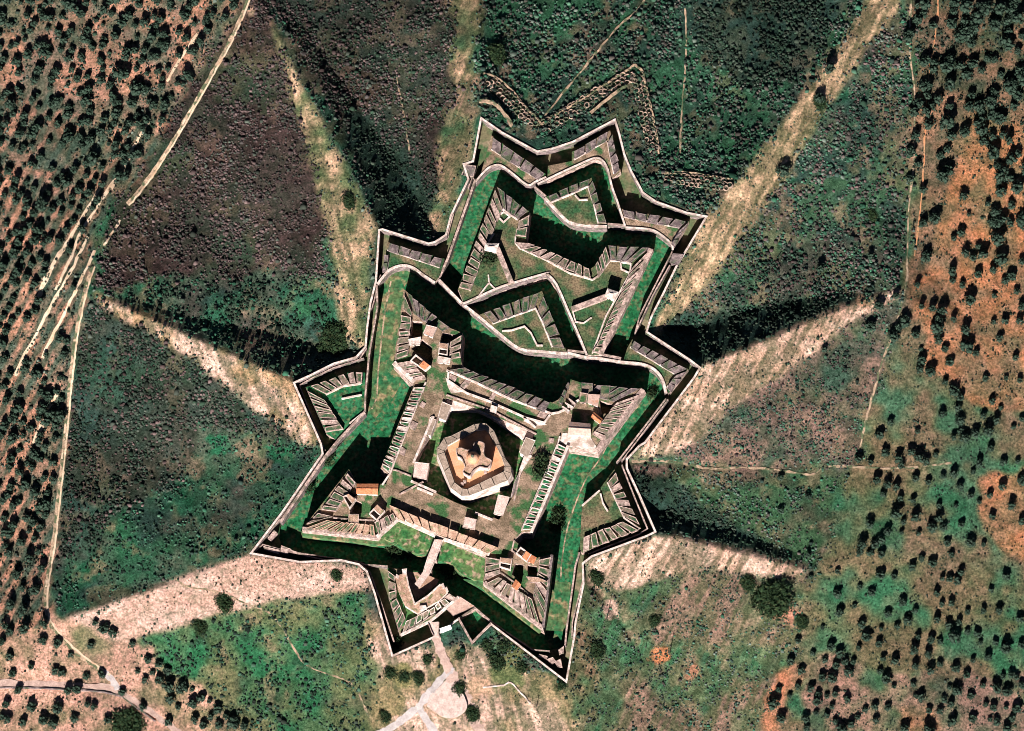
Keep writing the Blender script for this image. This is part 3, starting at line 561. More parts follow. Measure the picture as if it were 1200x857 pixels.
row(fort, 'E806,45 768,335', 'E868,60 845,305', 6, Z0, 7.6, 8.3)
row(fort, 'X474,343 X472,366', 'X482,366 X481,372', 1, Z0, 7.6, 8.3)
row(fort, 'X476,342 513,373', 'X485,366 502,380', 5, Z0, 7.6, 8.3, 'dark_stone')
row(fort, 'E772,352 890,462', 'E868,335 962,450', 5, Z0, 7.4, 8.2)
row(fort, 'E887,500 H893,258', 'E952,500 H942,292', 17, Z0, 7.4, 8.2, 'limewash', 'moat_grass', gap=.3, splay=.9)
row(fort, 'H688,285 512,528', 'H735,350 605,535', 6, Z0, 7.5, 8.2)
row(fort, 'H500,540 415,622', 'H590,565 560,572', 2, Z0, 7.5, 8.2)
row(fort, 'H410,636 860,690', 'H550,590 850,620', 10, Z0, 7.2, 8.0, 'warm_stone')
row(fort, 'H868,688 992,582', 'H850,600 970,540', 4, Z0, 7.4, 8.2)
row(fort, 'L160,385 148,540', 'L240,400 250,495', 3, Z0, 7.4, 8.2)
row(fort, 'L155,550 505,822', 'L235,515 445,655', 8, Z0, 7.3, 8.1)
row(fort, 'L565,385 518,800', 'L495,405 455,640', 6, Z0, 7.4, 8.1)
row(fort, 'J348,125 122,655', 'J290,102 62,648', 15, Z0, 7.3, 8.1, 'limewash', 'moat_grass', gap=.3, splay=.9)
row(fort, 'G585,540 345,840', 'G440,600 290,800', 8, Z0, 7.2, 8.1)
row(fort, 'F335,378 890,603', 'F255,392 850,662', 10, Z0, 7.4, 8.2, 'dark_stone')
row(fort, 'G138,462 75,600', 'G150,480 100,610', 3, Z0, 7.6, 8.4, 'dark_stone')
row(fort, 'G92,632 150,560', 'G132,668 195,603', 3, Z0, 7.8, 8.4, 'limewash', 'limewash', gap=.5)
row(fort, 'G235,485 595,512', 'G220,545 432,588', 5, Z0, 7.4, 8.2, 'dark_stone')
row(fort, 'F325,168 316,318', 'F258,218 245,328', 3, Z0, 7.8, 8.4)
# south curtain: broad vaulted casemate roofs, with the pale walk in front
row(fort, 'K352,252 925,472', 'K295,172 560,275 985,440', 11, Z0, 8.6, 9.6, 'warm_stone', 'warm_stone', gap=.1, splay=.2, rim=.4, name='casemate_roof')
coping(fort, P('K350,252 590,360'), 2.6, 5.8, 7.4, 'limewash', 'parapet_wall'); coping(fort, P('K645,385 930,480'), 2.0, 5.8, 7.4, 'limewash', 'parapet_wall')
coping(fort, P('H868,694 1000,575'), 2.6, 5.8, 7.2, 'limewash', 'parapet_wall'); coping(fort, P('E757,347 888,468'), 2.8, 5.8, 7.2, 'limewash', 'parapet_wall')
coping(fort, P('H398,640 865,692'), 2.2, 5.8, 7.0, 'masonry', 'parapet_wall'); coping(fort, P('L148,548 512,832'), 2.2, 5.8, 6.9, 'masonry', 'parapet_wall')
coping(fort, P('L572,376 516,830'), 1.6, 5.8, 7.0, 'dark_stone', 'parapet_wall'); coping(fort, P('G608,516 400,775 J533,150'), 2.8, 5.8, 6.7, 'masonry', 'parapet_wall')
coping(fort, P('J352,118 122,662'), 1.6, 5.8, 7.6, 'limewash', 'parapet_wall'); coping(fort, P('J300,60 290,100 60,650'), .8, 5.8, 7.6, 'limewash', 'parapet_wall')
coping(fort, P('E958,470 H950,290 900,365'), .9, 5.8, 7.4, 'limewash', 'parapet_wall'); coping(fort, P('H945,265 990,275 1080,310'), .8, 5.8, 6.8, 'masonry', 'parapet_wall')
for pl in ('F232,395 400,465 640,580 885,665', 'F885,668 935,660 980,640 1062,580', 'F240,458 360,540 500,590 720,690 790,755', 'F245,400 240,455', 'F880,675 845,725 715,690'):
    coping(fort, P(pl), 1.1, 5.8, 7.3, 'limewash', 'parapet_wall')
for pl in ('I150,640 300,560', 'I310,300 355,150', 'I1000,340 910,500 870,680', 'I1010,262 720,110 445,15', 'L335,285 320,350 430,430', 'H590,570 600,575 850,590', 'L250,490 350,560 440,640'):
    coping(fort, P(pl), .9, 5.8, 6.8, 'masonry', 'parapet_wall')
for pl in ('I238,440 335,210 365,150', 'I360,640 262,598', 'I905,505 975,395', 'I222,555 380,625', 'I625,755 735,800'):
    coping(fort, P(pl), 1.3, -3, 7.0, 'limewash', 'ditch_wall')
m = MB(); m.prism([W(p, 4.2) for p in P('I447,40 620,97 996,258 985,300 930,290 830,230 720,150 640,112 480,108 435,130')], -2.9, 'limewash', 'limewash'); m.build('pale_pavement', fort)
m = MB(); m.prism([W(p, 6.25) for p in P('J318,40 485,55 545,150 345,118 298,98')], 5.9, 'limewash', 'limewash'); m.build('pale_pavement', fort)
m = MB(); m.prism([W(p, 6.2) for p in P('F730,690 860,735 790,750 715,715')], 5.9, 'limewash', 'limewash'); m.build('pale_pavement', fort)
m = MB(); m.prism([W(p, 6.2) for p in P('F225,440 340,530 260,540 240,500')], 5.9, 'limewash', 'limewash'); m.build('pale_pavement', fort)
for q in ('F255,420 300,440 285,470 245,445', 'F350,455 385,470 340,520 315,500', 'F530,520 550,530 520,600 490,590', 'F830,640 870,665 850,700 800,685', 'E935,590 960,605 945,635 915,620', 'E875,715 910,730 890,775 855,750', 'I240,180 265,200 245,240 215,225', 'I165,340 195,360 180,400 150,385', 'J235,70 265,75 260,105 228,95'):
    m = MB(); m.block([W(p, 6.5) for p in P(q)], 5.8, [6.5, 6.5, 6.9, 6.9], 'masonry'); m.build('gun_platform', fort)

for lab, pl, z, mt in (('grassy bank left of the bridge under the south curtain', 'K235,370 350,262 590,378 530,485 440,470 330,410', -2.2, 'green_yard'), ('grassy bank right of the bridge under the south curtain', 'K636,395 920,488 895,648 830,640 740,590 700,545 608,520', -2.4, 'green_yard'),
                       ('narrow grassy bank under the south face of the southwest bastion', 'H392,655 868,705 K250,375 330,412 300,425 H800,735 400,685', -4.5, 'dry_moat'), ('narrow grassy bank under the south face of the southeast bastion', 'K890,655 L512,838 490,857 K880,690 770,635', -4.5, 'dry_moat')):
    t = thing('grass_bank', lab, 'bank', centre(P(pl), -10.4)); body(t, 'bank', P(pl), z, -10.6, mt, 'dry_moat', batter=.12)
# ------------------------------------------------------------ the keep
KOUT = P('I620,197 690,190 745,240 815,415 852,465 855,510 830,552 590,648 540,650 472,598 388,390 385,350 430,282 470,272')
KIN = P('I632,235 690,232 715,255 790,400 812,465 800,490 770,512 575,602 545,598 498,560 437,372 452,335 520,296')
keep = thing('central_keep', 'tall pale polygonal keep with orange terrace in the middle of the fort', 'tower', centre(KOUT, -3))
m = MB(); m.prism([W(p, 12.6) for p in KOUT], -2.98, 'parapet_stone', 'limewash', holes=[[W(p, 12.6) for p in KIN]], batter=.06); m.build('wall', keep)
m = MB(); m.prism([W(p, 10.6) for p in [lerp((560, 530), q, 1.04) for q in KIN]], 10, 'terrace', 'terrace', sheet=True); m.build('terrace_floor', keep)
kn = len(KOUT)
for i in range(kn):                       # parapet blocks round the wall top, slightly apart
    a, b = KOUT[i], KOUT[(i + 1) % kn]; c, d = KIN[min(range(len(KIN)), key=lambda k: math.dist(KIN[k], a))], KIN[min(range(len(KIN)), key=lambda k: math.dist(KIN[k], b))]
    if math.dist(a, b) < 2: continue
    n = max(1, int(math.dist(a, b) / 14))
    for k in range(n):
        u, v = (k + .03) / n, (k + .97) / n
        o1, o2, i1, i2 = lerp(a, b, u), lerp(a, b, v), lerp(c, d, u), lerp(c, d, v)
        o1, o2, i1, i2 = lerp(o1, i1, .06), lerp(o2, i2, .06), lerp(i1, o1, .12), lerp(i2, o2, .12)
        m = MB(); m.block([W(o1, 13.5), W(o2, 13.5), W(i2, 13.8), W(i1, 13.8)], 12.3, [13.4, 13.4, 13.8, 13.8], 'parapet_stone', 'tan_stone', .25); m.build('parapet_block', keep)
STAR = smooth(P('I508,352 512,396 540,412 562,468 548,497 590,522 612,492 655,466 705,472 726,428 690,405 678,370 682,322 650,308 620,318 612,352 575,362 540,348 508,352'), 3)[:-1]
m = MB(); m.prism([W(p, 20.0) for p in STAR], 10.6, 'warm_stone', 'limewash'); tw = m.build('upper_tower', keep)
m = MB(); m.strip([W(p, 21.0) for p in STAR], .45, 19.8, 20.8, 'masonry', True); m.build('parapet', tw)
def lathe(mb, c, prof, mt, n=20):
    vs = []; fs = []
    for r, z in prof: vs += [(c[0] + r * math.cos(2 * math.pi * k / n), c[1] + r * math.sin(2 * math.pi * k / n), z) for k in range(n)]
    for j in range(len(prof) - 1):
        for k in range(n): fs.append((j * n + k, j * n + (k + 1) % n, (j + 1) * n + (k + 1) % n, (j + 1) * n + k))
    fs.append(tuple(range((len(prof) - 1) * n, len(prof) * n))); mb.add(vs, fs, mt)
dc = W(P('I612,410')[0], 21.5)
m = MB(); lathe(m, dc, [(3.6, 19.9), (3.6, 21.7), (3.9, 21.8), (3.9, 22.1), (3.4, 22.3), (3.1, 23.2), (2.5, 24.0), (1.7, 24.6), (.9, 24.9)], 'terrace', 24); dome = m.build('dome', keep)
m = MB(); lathe(m, (dc[0], dc[1]), [(.9, 24.7), (.9, 26.7), (1.15, 26.8), (1.1, 27), (.7, 27.7), (.2, 28.2), (.1, 29.1)], 'dark_stone', 12); m.build('lantern', dome)
for (x, y) in [(765, 350), (545, 575), (690, 500), (560, 560)]:
    p = W(P('I%d,%d' % (x, y))[0], 12); m = MB(); m.block([(p[0] - .9, p[1] - .9, 0), (p[0] + .9, p[1] - .9, 0), (p[0] + .9, p[1] + .9, 0), (p[0] - .9, p[1] + .9, 0)], 10.4, [12.4] * 4, 'tile_roof' if y == 350 else 'masonry'); m.build('stair_hatch', keep)

# ------------------------------------------------------------ houses and blocks
def house(name, label, quad, z0, h, roof='gable', mroof='tile_roof', mwall='limewash', rise=1.2, cat='building', group=None, mslab='warm_stone'):
    q = [W(p, z0 + h) for p in (P(quad) if isinstance(quad, str) else quad)]
    ar = sum(q[i][0] * q[(i + 1) % 4][1] - q[(i + 1) % 4][0] * q[i][1] for i in range(4))
    if ar < 0: q.reverse()
    if math.dist(q[0], q[1]) < math.dist(q[1], q[2]): q = q[1:] + q[:1]
    c = (sum(p[0] for p in q) / 4, sum(p[1] for p in q) / 4, z0)
    t = thing(name, label, cat, c, group); qv = [Vector((p[0], p[1], 0)) for p in q]
    zt = z0 + h
    if roof == 'ruin':
        m = MB(); m.strip(q, .6, z0, zt, mwall, True); m.build('wall', t)
        m = MB(); a = lerp(q[0], q[1], .5)[:2]; b = lerp(q[3], q[2], .5)[:2]; m.strip([(*a, 0), (*b, 0)], .5, z0, zt - .4, mwall); m.build('wall', t)
        m = MB(); m.prism([(p[0], p[1], z0 + .15) for p in q], z0, mroof, mroof, sheet=True); m.build('floor', t)
        m = MB(); f = [lerp(q[0], q[1], .55), lerp(q[0], q[1], .97), lerp(q[3], q[2], .97), lerp(q[3], q[2], .55)]; m.block(f, zt + .05, [zt + .2, zt + .2, zt + 1.0, zt + 1.0], mslab); m.build('roof_slab', t)
        return t
    m = MB(); m.block(q, z0, [zt] * 4, mwall); m.build('wall', t)
    d = (qv[1] - qv[0]).normalized(); e = (qv[2] - qv[1]).normalized(); ov = .3
    Q = [qv[0] - d * ov - e * ov, qv[1] + d * ov - e * ov, qv[2] + d * ov + e * ov, qv[3] - d * ov + e * ov]
    m = MB(); zb = zt + .02
    if roof == 'flat':
        m.block([tuple(p) for p in Q], zb, [zb + .35] * 4, mwall, mroof, .35)
    else:
        r0 = (Q[0] + Q[3]) / 2; r1 = (Q[1] + Q[2]) / 2
        if roof == 'hip': L = (Q[2] - Q[1]).length * .45; r0 = r0 + d * L; r1 = r1 - d * L
        vs = [(p.x, p.y, zb) for p in Q] + [(r0.x, r0.y, zb + rise), (r1.x, r1.y, zb + rise)]
        m.add(vs, [(0, 1, 5, 4), (2, 3, 4, 5), (1, 2, 5), (3, 0, 4), (3, 2, 1, 0)], mroof)
    rf = m.build('roof', t)
    if roof in ('gable', 'hip'):
        m = MB(); m.strip([(r0.x, r0.y, 0), (r1.x, r1.y, 0)], .35, zb + rise - .1, zb + rise + .12, mroof); m.build('ridge_tiles', rf)
    s = min(range(4), key=lambda i: (qv[i] + qv[(i + 1) % 4]).y); mid = (qv[s] + qv[(s + 1) % 4]) / 2; dd = (qv[(s + 1) % 4] - qv[s]).normalized(); nn = Vector((dd.y, -dd.x, 0))
    a = mid - dd * .6 + nn * .06; b = mid + dd * .6 + nn * .06
    m = MB(); m.block([tuple(a), tuple(b), tuple(b - nn * .1), tuple(a - nn * .1)], z0 + .05, [z0 + 2.1] * 4, 'dark_wood'); m.build('door', t)
    return t
house('tiled_house', 'long house with bright orange tile roof on the southwest bastion', 'H742,362 872,362 868,424 740,420', 5.9, 4.5, 'gable', rise=1.0)
house('roofless_house', 'roofless white-walled house with dark interior on the southwest bastion', 'H655,440 690,425 732,455 695,512', 5.9, 3.5, 'ruin', 'yard')
house('casemate_hut', 'small stone hut on the inner side of the southwest bastion', 'H820,545 870,490 912,530 865,585', 5.9, 3.6, 'ruin', 'dark_stone', 'limewash')
house('stone_shed', 'small pink shed on the rear parapet of the southwest bastion', 'H690,555 750,555 750,600 690,595', 5.9, 2.6, 'flat', 'warm_stone', 'masonry')
house('large_house', 'large house with pale pink roof beside white pavement on the northeast bastion', 'G148,722 275,735 278,805 140,800', 5.9, 6.0, 'gable', 'pale_roof', rise=1.6)
house('tiled_house', 'small house with reddish striped roof on the north edge of the northeast bastion', 'G268,550 335,553 322,622 262,600', 5.9, 3.5, 'gable', 'pale_roof', rise=.8)
house('tiled_house', 'narrow house with orange roof right of the large pale house', 'G300,662 352,705 335,730 285,690', 5.9, 3.5, 'gable', rise=.8)
house('tan_hut', 'tan-roofed hut beside the dark tower stump on the northeast bastion', 'G215,540 258,545 250,600 212,595', 5.9, 4.0, 'flat', 'yard', 'masonry')
house('grass_roof_block', 'block with green overgrown roof at the north edge of the northeast bastion', 'G225,478 290,482 288,540 225,535', 5.9, 2.2, 'flat', 'merlon_grass', 'dark_stone')
house('grass_roof_block', 'block with dark green roof near the northeast bastion tip', 'G345,495 400,498 390,570 345,560', 5.9, 2.2, 'flat', 'merlon_grass', 'dark_stone')
house('tiled_house', 'square house with peach roof and white edge on the northwest bastion', 'E965,115 1025,130 1000,188 945,165', 5.9, 4.0, 'flat', 'pale_roof')
house('roofless_house', 'orange-floored roofless house on the south of the northwest bastion', 'E895,300 985,370 955,395 865,335', 5.9, 3.8, 'ruin', 'warm_stone', 'limewash', mslab='tile_roof')
house('grass_roof_block', 'block with green roof jutting north from the northwest bastion', 'F180,82 245,128 205,150 172,120', 5.8, 1.9, 'flat', 'merlon_grass', 'dark_stone')
house('white_block', 'white-topped block at the left side of the northwest bastion yard', 'E850,205 925,190 920,235 860,240', 5.9, 2.8, 'flat', 'limewash')
house('white_block', 'pale stepped block near the north curtain start on the northwest bastion', 'F180,310 255,325 250,355 175,345', 5.9, 3.2, 'flat', 'limewash')
house('casemate_hut', 'dark casemate with pale walls on the northwest bastion flank', 'F190,225 240,230 235,300 182,290', 5.9, 3.0, 'ruin', 'dark_stone', 'limewash')
house('roofless_house', 'roofless reddish house on the north of the southeast bastion', 'L375,330 440,375 415,415 350,365', 5.9, 3.8, 'ruin', 'warm_stone', 'limewash', mslab='tile_roof')
house('tiled_house', 'tiny orange-roofed house beside the roofless one on the southeast bastion', 'L440,380 472,395 455,432 425,418', 5.9, 3.6, 'gable', rise=.7)
house('tiled_house', 'small orange-roofed house in the middle of the southeast bastion', 'L345,535 375,565 352,598 322,575', 5.9, 4.6, 'gable', rise=.8)
house('casemate_hut', 'dark casemate with pale walls on the west flank of the southeast bastion', 'L250,395 320,400 310,470 245,450', 5.9, 3.0, 'ruin', 'dark_stone', 'limewash')
house('pink_block', 'pink block on the east side of the southeast bastion', 'L415,515 485,520 540,545 430,550', 5.9, 2.2, 'flat', 'warm_stone', 'masonry')
house('corner_lodge', 'pale flat-roofed lodge at the south corner of the keep ditch', 'I772,645 838,660 798,772 745,760', -3, 10.5, 'flat', 'pale_gravel')
house('corner_lodge', 'pale flat-roofed lodge at the west corner of the keep ditch', 'I250,440 335,450 318,545 240,530', -3, 9.9, 'flat', 'pale_gravel')
house('corner_lodge', 'tan flat-roofed lodge at the east corner of the keep ditch', 'I945,285 1000,305 955,405 905,375', -3, 10.1, 'flat', 'tan_stone')
house('corner_lodge', 'tan flat-roofed lodge at the north corner of the keep ditch', 'I420,62 475,85 440,175 395,155', -3, 10.1, 'flat', 'tan_stone')
house('gate_block', 'pale square block over the passage between south curtain and keep', 'I565,785 632,800 622,858 548,845', 5.9, 3.4, 'flat', 'pale_gravel', 'masonry')
house('gate_block', 'tiny pale block on the north wall of the keep ditch', 'I728,82 762,95 755,130 722,118', 5.9, 2.4, 'flat', 'limewash')
house('ditch_shed', 'dark roofed shed beside the east wall of the keep ditch', 'I870,570 905,500 890,640 850,655', -3, 8, 'flat', 'dark_stone', 'limewash')
house('ditch_shed', 'white ledge block on the east wall of the keep ditch', 'I935,400 975,398 935,465 905,490', -3, 9.7, 'flat', 'limewash')
house('ditch_shed', 'pale block on the northwest wall of the keep ditch', 'I345,160 380,175 345,270 320,260', -3, 9.7, 'flat', 'tan_stone')
house('guard_house', 'white guardhouse where two traverses meet in the west of the crownwork', 'C800,405 880,405 865,455 790,440', 1.5, 6.5, 'hip', 'limewash', rise=1.0)
house('guard_house', 'white guardhouse at the head of the traverse in the east of the crownwork', 'D440,690 505,710 480,755 425,730', 1.5, 6.5, 'hip', 'limewash', rise=1.0)
house('white_hut', 'small bright white-roofed hut by the entrance road below the gate ravelin', 'M620,520 683,500 690,517 628,542', float(hz_at(522, 736)) - .4, 3.2, 'flat', 'white_paint', 'white_paint')
house('block_house', 'dark square block on the covered way east of the crownwork', 'D850,470 915,475 880,540 832,520', -8, 8.4, 'flat', 'dark_stone', 'dark_stone')
house('block_house', 'pink block on the outer edge west of the crownwork moat', 'A675,715 735,725 720,785 650,775', -8, 7.8, 'flat', 'dark_stone', 'masonry')

# ------------------------------------------------------------ gate ravelin, gatehouse and bridge
GR = P('K290,565 M300,330 366,556 735,312 690,280 X513.9,680.3 501,675.2 495.2,669.6 476.6,668.6')
gr = ravelin('gate_ravelin', 'arrow-shaped gate ravelin with pale merlons at the south of the fort', GR, -1.5, -8, 'green_yard',
             [('M292,140 300,330 362,545', 'M335,180 345,330 400,455', 6, 'masonry'), ('M372,552 728,320', 'M402,475 560,395 680,300', 8, 'limewash')], rise=2.6)
coping(gr, P('M372,558 560,470 735,318'), 1.4, -1.6, .6, 'limewash', 'parapet_wall')
m = MB(); m.prism([W(p, -1.2) for p in P('M412,160 510,168 612,212 600,240 470,345 430,250')], -1.5, 'warm_stone', 'masonry'); m.build('court_paving', gr)
CHO = P('M330,195 408,165'); 
gh = thing('gatehouse', 'chevron-shaped gatehouse with tan roof inside the gate ravelin', 'building', centre(P('M330,190 460,430 665,290'), -1.5))
left = P('M335,190 405,168 M422,250 460,365 480,425 400,375 360,290'); right = P('M460,365 545,310 622,240 668,290 610,345 535,385 480,425')
for i, pl in enumerate((left, right)):
    m = MB(); m.prism([W(p, 4.0 + .02 * i) for p in pl], -1.45, 'warm_stone', 'limewash'); w_ = m.build('wing', gh)
    m = MB(); m.strip([W(p, 4.8) for p in (pl[1:4] if i == 0 else pl[0:3])], .8, 3.6, 4.8, 'limewash'); m.build('parapet', w_)
    q = pl
for q in ('M345,175 362,185 358,205 340,195', 'M380,145 412,140 408,175 385,180', 'M490,375 530,370 538,395 495,405', 'M625,240 640,232 650,262 635,268', 'M650,262 662,255 672,282 658,290'):
    m = MB(); m.block([W(p, 5.2) for p in P(q)], 3.8, [5.2] * 4, 'limewash'); m.build('chimney', gh)
br = thing('bridge', 'long pale stone bridge from the gatehouse to the south curtain', 'bridge', centre(P('K590,385 500,650'), -10.4))
bq = P('K588,385 638,390 590,520 552,605 490,690 460,665 512,590 540,500')
m = MB(); m.prism([W(p, 4.6) for p in bq], 3.6, 'pale_gravel', 'limewash'); m.build('deck', br)
for s in (P('K588,387 542,500 515,588'), P('K636,392 588,520 552,603')):
    m = MB(); m.strip([W(p, 5.5) for p in s], .5, 4.4, 5.5, 'limewash'); m.build('parapet', br)
for (a, b) in (('K590,430', 'K622,438'), ('K562,500', 'K598,508'), ('K535,570', 'K566,578')):
    m = MB(); m.strip([W(P(a)[0], 3.6), W(P(b)[0], 3.6)], 1.6, -10.9, 3.62, 'masonry'); m.build('pier', br)
eb = thing('entrance_bridge', 'short bridge from the approach road into the gate ravelin', 'bridge', centre(P('M590,540 600,560'), -8))
m = MB(); m.prism([W(p, .35) for p in P('M548,480 610,475 605,545 612,575 588,572 565,540')], -.6, 'pale_gravel', 'masonry'); m.build('deck', eb)
for a in ('M545,485 565,535 580,565', 'M612,480 608,545 616,575'):
    m = MB(); m.strip([W(p, 1.2) for p in P(a)], .5, .2, 1.2, 'masonry'); m.build('parapet', eb)
m = MB(); m.strip([W(p, -.6) for p in P('M575,515 605,510')], 2.5, -7.98, -.58, 'masonry'); m.build('pier', eb)
house('paved_platform', 'pink paved platform behind the gate ravelin near the diamond pit', 'M738,318 832,378 702,436 668,400', -8, 6.8, 'flat', 'pale_roof', 'masonry', cat='platform')
pit = thing('diamond_pit', 'diamond-shaped green pit lined with walls right of the entrance road', 'pit', centre(P('M740,455 838,390 940,478 820,603'), -8))
m = MB(); m.prism([W(p, -7.9) for p in P('M745,457 838,395 935,478 820,598')], -5, 'moat_grass', 'masonry', sheet=True); m.build('grass_floor', pit)
m = MB(); m.strip([W(p, .4) for p in P('M736,455 820,606 942,482')], 1.2, -7.95, .4, 'masonry'); m.build('wall', pit)
m = MB(); m.strip([W(p, -1.5) for p in P('M940,474 838,388 740,452')], 1.0, -7.95, -1.5, 'masonry'); m.build('wall', pit)
# covered way corner steps at the southern tips
for i, q in enumerate(['N385,570 440,585 430,605 375,585', 'N430,605 470,590 490,615 465,635', 'N480,620 520,600 530,655 500,650', 'N505,545 540,520 538,560 510,575']):
    tag(MB_ := None or thing('corner_traverse', ['pale block in the dark corner of the southern tip, leftmost', 'pale block in the southern tip, second from left', 'pale block in the southern tip, nearest the point', 'pale block in the southern tip under the east wall'][i], 'traverse', centre(P(q), -8)))
    m = MB(); m.block([W(p, -1.5) for p in P(q)], -7.98, [-1.5] * 4, 'masonry', 'masonry', .4); m.build('block', MB_)
for i, q in enumerate(['H180,700 220,650 240,665 200,715', 'H150,750 260,775 250,800 160,770', 'H265,745 330,770 300,800 260,790']):
    t = thing('corner_traverse', ['pale block at the southwestern tip below the double wall', 'long low pale block at the southwestern tip', 'pale block at the southwestern tip beside the dark moat'][i], 'traverse', centre(P(q), -8))
    m = MB(); m.block([W(p, -2) for p in P(q)], -7.98, [-2] * 4, 'masonry', 'masonry', .4); m.build('block', t)

# ------------------------------------------------------------ roads and tracks draped on the hill
def ribbon(name, pts, wid, mt, lift=.22, n=6, kind='structure'):
    p = [(a + random.gauss(0, .28), b + random.gauss(0, .28)) for a, b in smooth(pts, n)]; z = [float(v) + lift for v in hz_at([a[0] for a in p], [a[1] for a in p])]
    wp = [W(a, c) for a, c in zip(p, z)]; m = MB(); m.strip(wp, [wid * random.uniform(.4 if name == 'footpath' else .72, 1.2) for _ in wp], [c - .6 for c in z], z, mt)
    return tag(m.build(name), kind=kind)
def track(pts, wid):
    ribbon('dirt_track', pts, wid * 1.25, 'path_earth', .16, 8)
    for sd in (-1, 1):
        q = []
        for i, p in enumerate(pts):
            a, c = pts[max(i - 1, 0)], pts[min(i + 1, len(pts) - 1)]; d = math.dist(a, c); q.append((p[0] - (c[1] - a[1]) / d * sd * wid * .55, p[1] + (c[0] - a[0]) / d * sd * wid * .55))
        ribbon('wheel_rut', q, wid * .42, 'track', .24, 8)
track([(300, -20), (272, 45), (250, 85), (230, 120), (210, 155), (185, 195), (165, 222), (150, 240)], 2.6)
ribbon('dirt_track', [(141, 258), (132, 272), (122, 288)], 1.6, 'track')
track([(110, 312), (102, 335), (95, 365), (88, 405), (84, 440), (80, 480), (76, 520), (70, 575), (64, 630), (58, 670), (54, 700), (58, 728), (75, 750), (95, 768), (115, 783), (128, 792)], 2.5)
ribbon('road', [(-40, 800), (20, 802), (60, 803), (100, 806), (135, 808), (160, 822), (185, 838), (215, 862)], 5.2, 'pink_road', .3)
ribbon('road', [(122, 785), (134, 797), (140, 808)], 6.0, 'grey_road', .26)
ribbon('roadside_wall', [(-40, 806), (60, 807), (130, 813), (158, 828), (182, 846)], .8, 'dark_stone', .9); 
ribbon('road', [(511, 746), (516, 762), (524, 780), (530, 793)], 5.2, 'pink_road', .36)
ribbon('road', [(527, 788), (534, 802), (543, 816), (552, 832), (560, 850), (568, 880)], 7.4, 'pink_road', .33)
ribbon('road', [(530, 782), (518, 795), (504, 811), (488, 830), (465, 848), (440, 862)], 4.4, 'grey_road', .29)
ribbon('road', [(490, 829), (500, 843), (512, 862), (520, 880)], 4.4, 'grey_road', .26)
lot = smooth(P('O322,700 345,630 400,580 460,530 530,590 575,690 550,745 490,775 430,770 370,735 322,700'), 4)[:-1]
LZ = max(float(hz_at(*p)) for p in lot) + .12
m = MB(); m.prism([W(p, LZ) for p in lot], LZ - 3, 'pale_gravel', 'path_earth'); tag(m.build('gravel_lot'), kind='structure')
ribbon('footpath', [(740, 541), (775, 540), (800, 543), (830, 549), (870, 548), (910, 551), (950, 556), (962, 549), (985, 546), (1045, 549), (1115, 543)], 1.6, 'path_earth', .2)
ribbon('footpath', [(634, 142), (655, 115), (680, 85), (702, 58), (724, 32), (750, 8), (765, -20)], 1.5, 'path_earth', .25)
ribbon('footpath', [(803, 10), (804, 60), (802, 90), (800, 115), (798, 150), (797, 180)], 1.4, 'path_earth', .15)
ribbon('footpath', [(1068, -10), (1066, 60), (1072, 110), (1070, 200), (1065, 240), (1063, 300), (1062, 330), (1050, 380), (1035, 420), (1025, 455), (1015, 490), (1008, 525)], 1.4, 'path_earth', .15)
ribbon('footpath', [(1100, -10), (1096, 40), (1088, 90), (1084, 150), (1080, 230), (1072, 300)], 1.4, 'orange_earth', .12)
ribbon('footpath', [(465, 90), (472, 130), (478, 165), (480, 180)], 1.2, 'path_earth', .15)
ribbon('footpath', [(205, 678), (220, 688), (250, 692), (290, 708), (315, 718), (330, 735), (360, 780), (410, 800), (432, 840)], 1.3, 'path_earth', .15)
for q in ([(140, 204), (118, 238), (96, 272), (84, 302), (66, 340)], [(124, 212), (100, 250), (78, 286), (56, 322), (44, 352)], [(104, 278), (84, 318), (62, 356), (40, 398), (18, 440)], [(112, 294), (90, 340), (70, 380), (50, 420)], [(66, 462), (52, 492), (40, 520)], [(176, 140), (160, 168), (146, 196)], [(232, 40), (214, 66), (196, 96)]):
    ribbon('dirt_track', q, 2.9, 'track', .12)
ribbon('earth_bank', [(562, 118), (580, 122), (592, 135), (600, 148)], 2.2, 'path_earth', 2.6)
ribbon('earth_bank', [(692, 132), (722, 108), (735, 100)], 1.6, 'path_earth', 1.6)
for q in ([(634, 146), (660, 130), (690, 112), (720, 92), (744, 76)], [(744, 76), (753, 84), (756, 100), (764, 130), (772, 180)], [(776, 204), (800, 202), (830, 206), (858, 210)], [(566, 86), (580, 90), (600, 106), (618, 128), (636, 146)]):
    ribbon('earth_bank', q, 1.3, 'path_earth', .9)
ribbon('dry_stone_wall', [(566, 806), (590, 803), (598, 800), (610, 812), (622, 825)], .8, 'limewash', .5)

